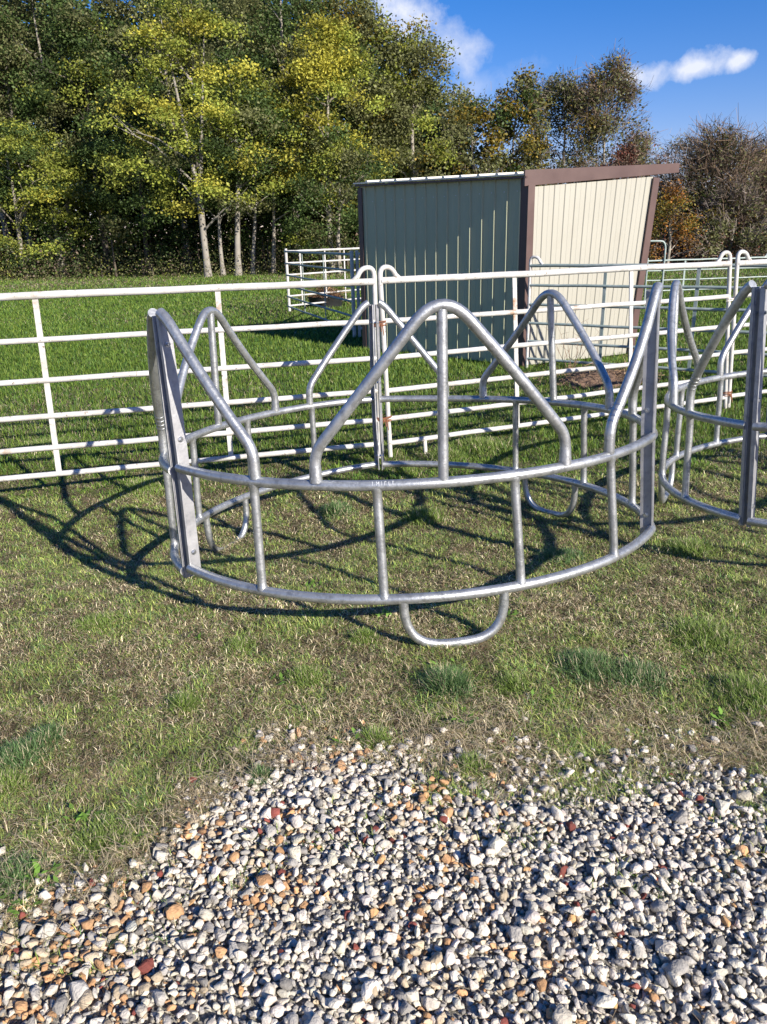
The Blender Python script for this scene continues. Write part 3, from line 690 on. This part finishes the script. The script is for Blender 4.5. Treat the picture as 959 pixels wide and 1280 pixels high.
tcol = np.array([[.36, .27, .16], [.24, .17, .10], [.50, .41, .25], [.15, .115, .06], [.19, .26, .07], [.15, .23, .06], [.27, .30, .10], [.46, .38, .23]])[rs.randint(8, size=nth)]*(.6+.7*rs.rand(nth))[:, None]*(.55+1.1*fbm(tx, ty, .075, 2, 12))[:, None]
parts.append(blades(np.stack([tx, ty, ground(tx, ty)+rs.uniform(.001, .012, nth)], 1), rs.uniform(.02, .075, nth), np.clip(.0006*np.hypot(ty, 1.6), .0014, None)*(.7+.6*rs.rand(nth)), rs.uniform(1.15, 1.5, nth), tcol))
# long dead stems matted along the edge of the gravel
ns = 5200; sx2 = rs.uniform(-1.5, 2.2, ns); sy2 = np.interp(sx2, GX, GY)+rs.randn(ns)*.11+.08; kk = rs.rand(ns) < np.clip((fbm(sx2, sy2, .2, 2, 21)-.38)*5, .05, 1); sx2, sy2 = sx2[kk], sy2[kk]; ns = len(sx2)
parts.append(blades(np.stack([sx2, sy2, ground(sx2, sy2)+rs.uniform(.006, .035, ns)], 1), rs.uniform(.05, .14, ns), np.full(ns, .0021), rs.uniform(1.0, 1.5, ns), np.array([.52, .43, .28])*(.4+.9*rs.rand(ns))[:, None]))
# taller tufts of darker, bluer grass
tufts = [(560, 862, .085, .10, 1), (735, 838, .11, .07, 1), (800, 850, .10, .06, 1), (24, 950, .08, .065, 1), (58, 925, .06, .055, 1), (10, 985, .06, .06, 0), (232, 884, .05, .06, 0), (325, 975, .04, .05, 1), (470, 930, .05, .06, 0),
         (20, 1100, .08, .05, 1), (130, 1050, .09, .05, 0), (880, 800, .15, .06, 0), (930, 870, .14, .06, 0), (380, 850, .07, .05, 0), (590, 960, .05, .05, 0), (700, 700, .12, .06, 1), (860, 690, .14, .07, 0),
         (300, 810, .07, .04, 0), (455, 800, .06, .05, 0), (120, 780, .1, .04, 0), (640, 860, .06, .05, 0), (700, 905, .10, .06, 2), (760, 920, .10, .06, 2), (560, 930, .07, .05, 2), (900, 940, .12, .06, 2), (250, 1000, .10, .06, 2), (130, 980, .1, .05, 2),
         (530, 650, .12, .08, 0), (600, 560, .25, .10, 0), (560, 575, .15, .1, 0), (420, 640, .1, .08, 1), (480, 570, .12, .12, 0), (500, 590, .12, .09, 0), (180, 610, .2, .07, 0), (60, 560, .3, .08, 0), (760, 520, .2, .1, 0), (620, 540, .2, .1, 0)]
for (px, py, rad, h_, bl) in tufts:
    c0_ = on_ground(px, py); k = int(2600*(rad/.1)**1.2*min(1, 3/np.hypot(c0_[1], 1.6)))
    p = c0_[:2]+rs.randn(k, 2)*rad*.5; pz = ground(p[:, 0], p[:, 1]); ds = np.hypot(c0_[1], 1.6)
    base = {1: np.array([.12, .205, .072]), 0: np.array([.19, .27, .06]), 2: np.array([.45, .36, .21])}[bl]
    cc = base*(.65+.7*rs.rand(k))[:, None]; mixk = rs.rand(k) < .14; cc[mixk] = T1*.8
    rr_ = np.linalg.norm(p-c0_[:2], axis=1)/rad
    parts.append(blades(np.stack([p[:, 0], p[:, 1], pz], 1), h_*(.5+.7*rs.rand(k))*np.clip(1.2-rr_*.5, .3, 1), np.full(k, max(.0026, .0009*ds)), np.clip(np.abs(rs.randn(k))*.45+(.9 if bl == 2 else .1)+rr_*.25, 0, 1.4), cc))
Vs, Ls, Ss, Cs = [], [], [], []; b_ = 0
for v, l, s_, c_ in parts: Vs.append(v); Ls.append(l+b_); Ss.append(s_); Cs.append(c_); b_ += len(v)
gro = fast_mesh('grass', np.concatenate(Vs), np.concatenate(Ls), np.concatenate(Ss), M['grass'], None, np.concatenate(Cs))
tag(gro, 'mown lawn of mixed green and straw coloured grass around the feeders', 'grass', kind='stuff')

# broad-leaved weeds in the near turf
def weed_leaves():
    Vl, Cl = [], []
    sp_ = [(935*0+938, 320*0+0)]
    spots = [(530, 838), (555, 845), (238, 802), (205, 640), (445, 930), (160, 1060), (210, 1145), (40, 1110), (100, 1030), (855, 850), (900, 905), (940, 880), (690, 880), (640, 590), (480, 772), (640, 775), (70, 660), (430, 755), (395, 735), (20, 1140), (60, 1095), (580, 910), (720, 980), (800, 830), (350, 855), (880, 955)]
    for (px, py) in spots:
        c0_ = on_ground(px, py)
        if gedge(c0_[0], c0_[1]) > .03: continue
        for k in range(rs.randint(7, 16)):
            a = rs.rand()*6.28; l = rs.uniform(.018, .042); w_ = l*rs.uniform(.3, .5); o_ = c0_+V3(*(rs.randn(2)*.025), rs.uniform(.004, .03)); o_[2] = max(o_[2], float(ground(o_[0], o_[1]))+.008)
            d = V3(math.cos(a), math.sin(a), rs.uniform(.05, .7)); d /= np.linalg.norm(d); s_ = V3(-math.sin(a), math.cos(a), rs.uniform(-.3, .3))
            Vl += [o_, o_+d*l*.5+s_*w_*.5, o_+d*l, o_+d*l*.5-s_*w_*.5]
            cc = np.array([.16, .29, .05])*rs.uniform(.6, 1.3); Cl += [cc]*4
    n_ = len(Vl)//4
    return fast_mesh('weeds', np.array(Vl), np.arange(4*n_), [4]*n_, M['grass'], None, np.array(Cl))
tag(weed_leaves(), 'small broad-leaved green weeds scattered through the near turf', 'weeds', kind='stuff')
# straw bits over gravel
k = 2600; p = np.stack([rs.uniform(-1.6, 1.6, k), rs.uniform(1.0, 2.4, k)], 1); ee = gedge(p[:, 0], p[:, 1]); kk = (ee > -.05) & (rs.rand(k) < np.exp(-np.maximum(ee, 0)*3.2)*.9+.12*(p[:, 0] < -.2)); p = p[kk]; k = len(p)
v, l, s_, c_ = blades(np.stack([p[:, 0], p[:, 1], ground(p[:, 0], p[:, 1])+.03], 1), rs.uniform(.03, .11, k), np.full(k, .0016), np.full(k, 1.42), np.array([.30, .235, .15])*(.5+.8*rs.rand(k))[:, None])
tag(fast_mesh('straw', v, l, s_, M['grass'], None, c_), 'loose dry stems strewn over the edge of the gravel', 'straw', kind='stuff')

# ------------------------------------------------------------------ trees
GREEN = [(.080, .125, .035), (.095, .14, .038), (.068, .105, .032)]
OLIVE = [(.165, .175, .07), (.145, .155, .06), (.19, .195, .085)]
YG = [(.30, .34, .06), (.26, .31, .055), (.35, .36, .065)]
YEL = [(.44, .40, .06), (.40, .37, .06), (.35, .35, .06)]
GOLD = [(.33, .23, .035), (.22, .18, .04), (.14, .14, .035)]
ORG = [(.42, .19, .035), (.33, .14, .03), (.27, .17, .05)]
BRN = [(.16, .11, .075), (.11, .08, .06), (.20, .15, .11)]
RED = [(.20, .075, .05), (.15, .07, .05), (.13, .09, .065)]
GREY = [(.20, .17, .15), (.14, .115, .10), (.26, .22, .19)]
def leaf_quads(c, size, colr, aspect=.7, upb=.35):
    n = len(c); nn = rs.randn(n, 3); nn[:, 2] = np.abs(nn[:, 2])+upb; nn /= np.linalg.norm(nn, axis=1)[:, None]
    a = np.cross(nn, rs.randn(n, 3)); a /= np.linalg.norm(a, axis=1)[:, None]; b = np.cross(nn, a)
    s_ = (size*(.6+.8*rs.rand(n)))[:, None]/2
    V = np.stack([c-a*s_, c-b*s_*aspect*.9, c+a*s_, c+b*s_*aspect], 1).reshape(-1, 3)
    return V, np.repeat(colr, 4, 0)
def tree(name, label, x, y, h, crad, base, pals, ncl=60, nl=130, leaf=.16, clr=(.95, .42), tr=.16, bark='bark', lean=(0, 0), fork=0, group='trees of the wood edge', shape=1., twigs=0, limbs=14, twc=None, outer=.55, twl=.5):
    z0 = float(ground(x, y)); t = empty(name, (x, y, z0), label, 'tree', group)
    if not twigs: leaf *= .80; nl = int(nl*1.6); ncl = int(ncl*1.1)
    if group == 'trees behind the shed': nl = int(nl*1.7); ncl = int(ncl*1.2)
    if group == 'autumn trees at the right' and twigs:
        nl = int(nl*2.4); h = h*(.86 if twl > .6 else .95)
    O = V3(x, y, z0); LN = V3(lean[0], lean[1], 0)
    axis_ = lambda f: O+LN*f*h+UPV*h*f+V3(.12*math.sin(f*5+x), .12*math.cos(f*4+y), 0)*f*2
    mb = MB(); hf = .93
    if fork:
        nb = 6; mb.tube([axis_(fork*i/nb) for i in range(nb+1)], [tr*(1.25-.35*min(1, i/1.5)) for i in range(nb+1)], 9)
        for sg in (-1, 1): mb.tube([axis_(fork)+V3(sg*(f-fork)*h*.13, 0, (f-fork)*h) for f in np.linspace(fork-.01, hf, 8)], [tr*.7*(1-.85*i/7) for i in range(8)], 8)
    else: mb.tube([axis_(hf*i/10) for i in range(11)], [tr*(1.3 if i == 0 else 1)*(1-.85*i/10) for i in range(11)], 9)
    C = []; zb = base*h
    for i in range(ncl):
        f = rnd.random()**.85; z = zb+(h-zb)*f
        ell = math.sin(math.pi*min(1, max(.02, (f*.86+.12))))**.6*(1-.25*f*shape)
        r = crad*ell*(outer+(1-outer)*rnd.random()**.6 if rnd.random() < .8 else rnd.random()); a = rnd.uniform(0, 2*math.pi)
        dy = math.sin(a)*r*.8; dy = -abs(dy) if (not twigs and rnd.random() < .55) else dy
        c = axis_(z/h)+V3(math.cos(a)*r, dy, rnd.uniform(-.3, .3)); C.append((c, a, r, z))
    for i in range(min(limbs, ncl)):
        c, a, r, z = C[i]; s0 = axis_(max(.1, (z-.55*r)/h)); md = (s0+c)/2+V3(rnd.uniform(-.15, .15), 0, .1*r)
        mb.tube([s0, md, c], [tr*.33, tr*.2, tr*.06], 6)
        for _ in range(2):
            q_ = c+V3(rnd.uniform(-.6, .6), rnd.uniform(-.6, .6), rnd.uniform(0, .7)); mb.tube([md+(c-md)*.4, q_], [tr*.1, .008], 5)
    mb.build('trunk', M[bark], t, True)
    Lc, Cc = [], []
    for (c, a, r, z) in C:
        k = int(nl*rnd.uniform(.5, 1.4)); 
        if k < 3: continue
        wts = [w_ for _, w_ in pals]; pal = np.array(rnd.choices([p_ for p_, _ in pals], wts)[0])
        off = rs.randn(k, 3)*[clr[0]*.40, clr[0]*.40, clr[1]*.46]; off[:, 2] -= .12*(off[:, 0]**2+off[:, 1]**2)
        Lc.append(c+off); Cc.append(pal[rs.randint(3, size=k)]*rnd.uniform(.68, 1.3)*(.88+.24*rs.rand(k))[:, None])
    if Lc:
        V, Cq = leaf_quads(np.concatenate(Lc), leaf, np.concatenate(Cc)); n_ = len(V)//4
        fast_mesh('crown', V-O, np.arange(4*n_), [4]*n_, M['leaf'], t, Cq)
    if twigs:
        tc_ = np.array(twc or GREY); P0_, P1_ = [], []
        for (c, a, r, z) in C:
            k = int(twigs*rnd.uniform(.6, 1.4)); s0 = axis_(max(.12, (z-.6*r)/h)); out_ = (c-s0)/(np.linalg.norm(c-s0)+1e-6)
            st = c+rs.randn(k, 3)*[clr[0]*.4, clr[0]*.4, clr[1]*.5]; dd = rs.randn(k, 3)*.75+out_*1.1+[0, 0, .15]; dd /= np.linalg.norm(dd, axis=1)[:, None]
            P0_.append(st); P1_.append(st+dd*(twl*(.4+.9*rs.rand(k)))[:, None])
        a_, b_2 = np.concatenate(P0_), np.concatenate(P1_); n_ = len(a_); s_ = np.cross(b_2-a_, rs.randn(n_, 3)); s_ /= np.linalg.norm(s_, axis=1)[:, None]; w_ = .012
        V = np.stack([a_-s_*w_, a_+s_*w_, b_2+s_*w_*.5, b_2-s_*w_*.5], 1).reshape(-1, 3); cc = np.repeat(tc_[rs.randint(3, size=n_)]*(.7+.6*rs.rand(n_))[:, None], 4, 0)
        fast_mesh('twigs', V-O, np.arange(4*n_), [4]*n_, M['twig'], t, cc)['kind'] = 'stuff'
    return t
def gx_at(px, Yd, py=330): return float(aty(px, py, Yd)[0])
def h_at(px, py, Yd): return float(aty(px, py, Yd)[2])
WG = 'trees of the wood edge'
TB = 41.
tree('maple_tree', 'broad yellow-green maple with a pale forked trunk, foremost in the wood edge', gx_at(259, TB), TB, h_at(260, -10, TB), 5.1, .24, [(YG, 5), (YEL, 1.6), (GREEN, 1.6), (OLIVE, 1)], 90, 170, .17, (1.05, .40), .175, 'pale_bark', (0, 0), .30, outer=.5)
tree('young_tree', 'slim tree with a pinkish pale trunk just right of the forked maple', gx_at(278, 42), 42, 7.2, 1.9, .42, [(GREEN, 3), (OLIVE, 2)], 26, 110, .16, tr=.12, bark='pale_bark', group=WG)
tree('young_tree', 'pale trunk leaning right, third along from the forked maple', gx_at(297, 41.5), 41.5, 9.8, 2.4, .36, [(GREEN, 3), (YG, 1)], 34, 120, .16, tr=.17, bark='pale_bark', lean=(.05, 0), group=WG)
tree('young_tree', 'thin leaning trunk between the third pale trunk and the far pen post', gx_at(315, 42.5), 42.5, 8.4, 2.2, .38, [(GREEN, 3), (YG, 1)], 30, 110, .16, tr=.11, bark='pale_bark', lean=(.09, 0), group=WG)
tree('young_tree', 'thin grey trunk directly behind the far white pen corner post', gx_at(341, 43), 43, 9.2, 2.5, .35, [(GREEN, 3), (OLIVE, 2)], 32, 120, .16, tr=.12, lean=(.06, 0), group=WG)
tree('leafy_tree', 'tall bright yellow tree rising above the far left pen', gx_at(415, 43), 43, h_at(410, 35, 43), 3.6, .30, [(YEL, 4), (YG, 3), (GREEN, 1.5)], 72, 165, .17, (.95, .42), .18, 'bark', (0, 0), 0, outer=.5)
tree('leafy_tree', 'green bushy tree low behind the far white pen and beside the shed', gx_at(425, 40.5), 40.5, 6.2, 2.8, .14, [(GREEN, 5), (OLIVE, 2), (YG, 1)], 48, 150, .16, tr=.12, group=WG)
tree('leafy_tree', 'tall dull olive tree rising above the top edge between the maple and the yellow tree', gx_at(372, 48), 48, h_at(372, -70, 48), 4.8, .28, [(OLIVE, 6), (GREEN, 2), (YG, 1)], 100, 170, .19, (1.1, .6), .24, 'bark')
tree('leafy_tree', 'tallest olive gold tree right of centre in the wood, beside the white cloud', gx_at(452, 47), 47, h_at(440, -5, 47), 3.9, .30, [(OLIVE, 5), (YG, 2), (GOLD, 1)], 84, 170, .19, (1., .6), .2)
tree('leafy_tree', 'rounded olive tree ending the wood just above the charcoal wall', gx_at(520, 46), 46, h_at(530, 42, 46), 3.3, .20, [(OLIVE, 5), (YG, 3), (GOLD, 1)], 84, 165, .18, (.95, .55), .2)
tree('leafy_tree', 'low yellow-green tree at the far left edge', gx_at(30, 46), 46, h_at(30, 150, 46), 4.9, .10, [(YG, 5), (YEL, 1), (GREEN, 3)], 80, 165, .17, (1.1, .38), .16, group=WG)
tree('leafy_tree', 'tree with a stout pale trunk foot standing at the wood edge on the left', gx_at(76, 47), 47, h_at(80, 170, 47), 2.8, .30, [(YG, 3), (GREEN, 4)], 44, 140, .16, tr=.24, bark='pale_bark', group=WG)
tree('leafy_tree', 'very tall dusky tree at the top left corner', gx_at(15, 51), 51, h_at(20, -60, 51), 5., .3, [(GREEN, 4), (OLIVE, 4)], 92, 165, .19, (1.1, .55), .22)
tree('bare_topped_tree', 'tall tree with a bare pale upper trunk near the top left', gx_at(43, 49.5), 49.5, h_at(43, 20, 49.5), 1.7, .74, [(OLIVE, 3), (GREEN, 2)], 16, 90, .17, tr=.2, bark='pale_bark', twigs=20, group=WG)
tree('leafy_tree', 'very tall green tree just right of the bare pale trunk at upper left', gx_at(95, 50), 50, h_at(90, -40, 50), 3.9, .3, [(GREEN, 4), (OLIVE, 4)], 80, 160, .19, (1.1, .55), .2)
tree('leafy_tree', 'tall green tree with a dark trunk between the left trees and the forked maple', gx_at(135, 48), 48, h_at(165, 15, 48), 3.6, .3, [(GREEN, 4), (OLIVE, 3), (YG, 1)], 74, 160, .18, (1.1, .55), .2, 'dark_bark')
tree('leafy_tree', 'very tall olive tree behind the top of the forked maple', gx_at(235, 50), 50, h_at(240, -80, 50), 5.2, .3, [(OLIVE, 5), (GREEN, 3), (YG, 1)], 100, 165, .19, (1.1, .6), .22)
tree('leafy_tree', 'dark green tree in shade behind the forked maple trunk', gx_at(185, 46), 46, h_at(190, 130, 46), 3.6, .22, [(GREEN, 6), (OLIVE, 1)], 64, 150, .18, tr=.16, bark='dark_bark', group=WG)
tree('leafy_tree', 'deep green tree behind the leaning pale trunks', gx_at(320, 46.5), 46.5, h_at(320, 120, 46.5), 3.9, .2, [(GREEN, 6), (YG, 1)], 70, 150, .18, tr=.16, bark='dark_bark', group=WG)
G2_ = 'trees behind the shed'
tree('leafy_tree', 'dim green and gold tree filling the gap between the wood and the golden tree', gx_at(588, 50), 50, h_at(590, 118, 50), 2.6, .15, [(GREEN, 3), (GOLD, 2), (OLIVE, 3)], 54, 130, .18, (.9, .6), .14, group=G2_, twigs=25)
tree('leafy_tree', 'golden orange tinged tree standing behind the brown shed corner', gx_at(640, 50), 50, h_at(640, 100, 50), 2.3, .15, [(GOLD, 4), (OLIVE, 3), (GREEN, 2)], 56, 130, .17, (.8, .6), .14, group=G2_, twigs=20)
tree('leafy_tree', 'grey-green willowy tree behind the brown fascia, left of the spiky topped tree', gx_at(695, 51), 51, h_at(690, 98, 51), 3.0, .12, [(OLIVE, 5), (GOLD, 1)], 84, 130, .15, (.9, .7), .14, group=G2_, twigs=60, twc=GREY)
tree('leafy_tree', 'thin crowned tree with dark spiky topmost twigs, below the small clouds', gx_at(748, 50), 50, h_at(745, 84, 50), 2.7, .12, [(OLIVE, 3), (GOLD, 1), (BRN, 1)], 84, 70, .15, (.8, .7), .13, group=G2_, twigs=75, twc=BRN)
G3_ = 'autumn trees at the right'
tree('bare_tree', 'sparse bluish-grey twiggy tree just above the tip of the brown fascia', gx_at(835, 55), 55, h_at(830, 170, 55), 2.6, .2, [(OLIVE, 2), (BRN, 1)], 34, 26, .14, (.9, .6), .12, group=G3_, twigs=60, twc=GREY)
tree('bare_tree', 'thin reddish twiggy tree between the spiky topped tree and the fascia tip', gx_at(795, 54), 54, h_at(795, 165, 54), 2.1, .2, [(RED, 2), (OLIVE, 1)], 30, 36, .14, (.9, .5), .10, group=G3_, twigs=55, twc=GREY)
tree('shrub', 'dense rust red shrub top showing just over the middle of the brown fascia', gx_at(775, 46), 46, h_at(775, 183, 46), 1.9, .25, [(RED, 4), (BRN, 1)], 34, 120, .13, (.7, .5), .08, group=G3_, twigs=30, twc=RED)
tree('orange_tree', 'small bright orange tree beside the right edge of the cream wall', gx_at(834, 38), 38, h_at(836, 243, 38), 1.45, .06, [(ORG, 5), (GOLD, 2), (BRN, 1)], 34, 80, .13, (.6, .42), .09, group=G3_)
tree('bare_tree', 'large bare brown tree with wide spreading twigs, near the right edge', gx_at(885, 43), 43, h_at(900, 143, 43), 3.5, .16, [(BRN, 3), (OLIVE, 4), (GOLD, 1)], 74, 50, .13, (1., .7), .18, 'dark_bark', (.02, 0), .3, group=G3_, twigs=120, twc=BRN, limbs=34, twl=.75)
tree('bare_tree', 'greyish bare tree reaching out of the frame at the right edge', gx_at(962, 46), 46, h_at(960, 160, 46), 3.2, .2, [(BRN, 2), (GREY, 1), (OLIVE, 2)], 60, 30, .13, (1., .7), .16, 'bark', group=G3_, twigs=120, twc=GREY, limbs=30, twl=.75)
tree('leafy_tree', 'low olive bush with pale twiggy stems under the bare brown tree', gx_at(910, 41), 41, h_at(910, 245, 41), 2.5, .08, [(OLIVE, 4), (GOLD, 1), (BRN, 2)], 60, 90, .13, (.8, .5), .10, 'pale_bark', group=G3_, twigs=60, twc=GREY)
tree('leafy_tree', 'dark green shrub between the orange tree and the bare brown tree', gx_at(868, 43.5), 43.5, h_at(868, 238, 43.5), 1.7, .06, [(GREEN, 3), (OLIVE, 3), (BRN, 1)], 36, 110, .14, (.7, .5), .08, group=G3_, twigs=30, twc=BRN)
tree('leafy_tree', 'olive brown tree cut by the right edge below the greyish bare tree', gx_at(968, 42), 42, h_at(965, 235, 42), 2.4, .1, [(OLIVE, 3), (BRN, 3)], 50, 90, .13, (.8, .5), .10, group=G3_, twigs=50, twc=BRN)

# far wood behind: one mass
def mass(name, label, cat, x0, x1, y0, y1, hfun, n, leaf, pals, trunks=0, mt='leaf'):
    cl_n = n//60; cx_ = rs.uniform(x0, x1, cl_n); cy_ = rs.uniform(y0, y1, cl_n); cz_ = rs.rand(cl_n)**.9*hfun(cx_)
    pal = np.array([c_ for p_, w_ in pals for c_ in p_*w_]); ci = rs.randint(len(pal), size=cl_n)
    C_ = np.stack([cx_, cy_, cz_], 1); c = (C_[:, None, :]+rs.randn(cl_n, 60, 3)*[.9, .9, .6]).reshape(-1, 3); c[:, 2] = np.abs(c[:, 2])
    cc = np.repeat(pal[ci], 60, 0)*(.6+.7*rs.rand(len(c)))[:, None]; V, Cq = leaf_quads(c, leaf, cc)
    n_ = len(V)//4; Lp = np.arange(4*n_); S_ = np.full(n_, 4)
    if trunks:
        Vt = []; 
        for _ in range(trunks):
            x_, y_, r_ = rs.uniform(x0, x1), rs.uniform(y0-.5, y1), rs.uniform(.02, .10); hh = float(hfun(np.array([x_]))[0])*.8; ln_ = rs.uniform(-.06, .06)*hh
            for k_ in range(4):
                a1, a2 = k_*math.pi/2, (k_+1)*math.pi/2
                Vt += [(x_+r_*math.cos(a1), y_+r_*math.sin(a1), -.05), (x_+r_*math.cos(a2), y_+r_*math.sin(a2), -.05), (x_+ln_+r_*.4*math.cos(a2), y_+r_*.4*math.sin(a2), hh), (x_+ln_+r_*.4*math.cos(a1), y_+r_*.4*math.sin(a1), hh)]
        Vt = np.array(Vt); nt_ = len(Vt)//4; V = np.concatenate([V, Vt]); Lp = np.arange(len(V)); S_ = np.full(len(V)//4, 4); Cq = np.concatenate([Cq, np.tile([.16, .13, .10], (len(Vt), 1))])
    return tag(fast_mesh(name, V, Lp, S_, M[mt], None, Cq), label, cat, kind='stuff')
mass('woodland', 'deep shaded wood behind the front row of trees on the left', 'wood', -44, 5.5, 52, 66, lambda x: 16.0+1.2*np.sin(x*.5)-np.maximum(x+3, 0)*1.15, 200000, .38, [(GREEN, 4), (OLIVE, 1)], 150)
mass('undergrowth', 'brushy undergrowth and saplings along the foot of the wood', 'undergrowth', -30, 4.5, 43.5, 49, lambda x: 1.6+.8*np.sin(x*1.7), 26000, .14, [(GREEN, 3), (OLIVE, 2), (BRN, 1)], 70)
mass('thicket', 'far brown thicket closing the field on the right', 'thicket', 7, 44, 46, 60, lambda x: 3.0+.7*np.sin(x*.8)+0*x, 60000, .22, [(BRN, 5), (OLIVE, 2), (RED, 1)], 90, 'leaf')
mass('brambles', 'low reddish brown brambles along the far right field edge', 'brambles', 12.5, 34, 40.5, 43, lambda x: 1.0+.2*np.sin(x*2), 24000, .10, [(RED, 3), (BRN, 3)], 0, 'twig')
mass('field_edge_weeds', 'tall pale weeds along the base of the wood', 'weeds', -26, 3, 40.5, 43.5, lambda x: .28+.12*np.sin(x*2.3), 9000, .07, [(OLIVE, 2), (BRN, 1), (YG, 1)], 0, 'grass')
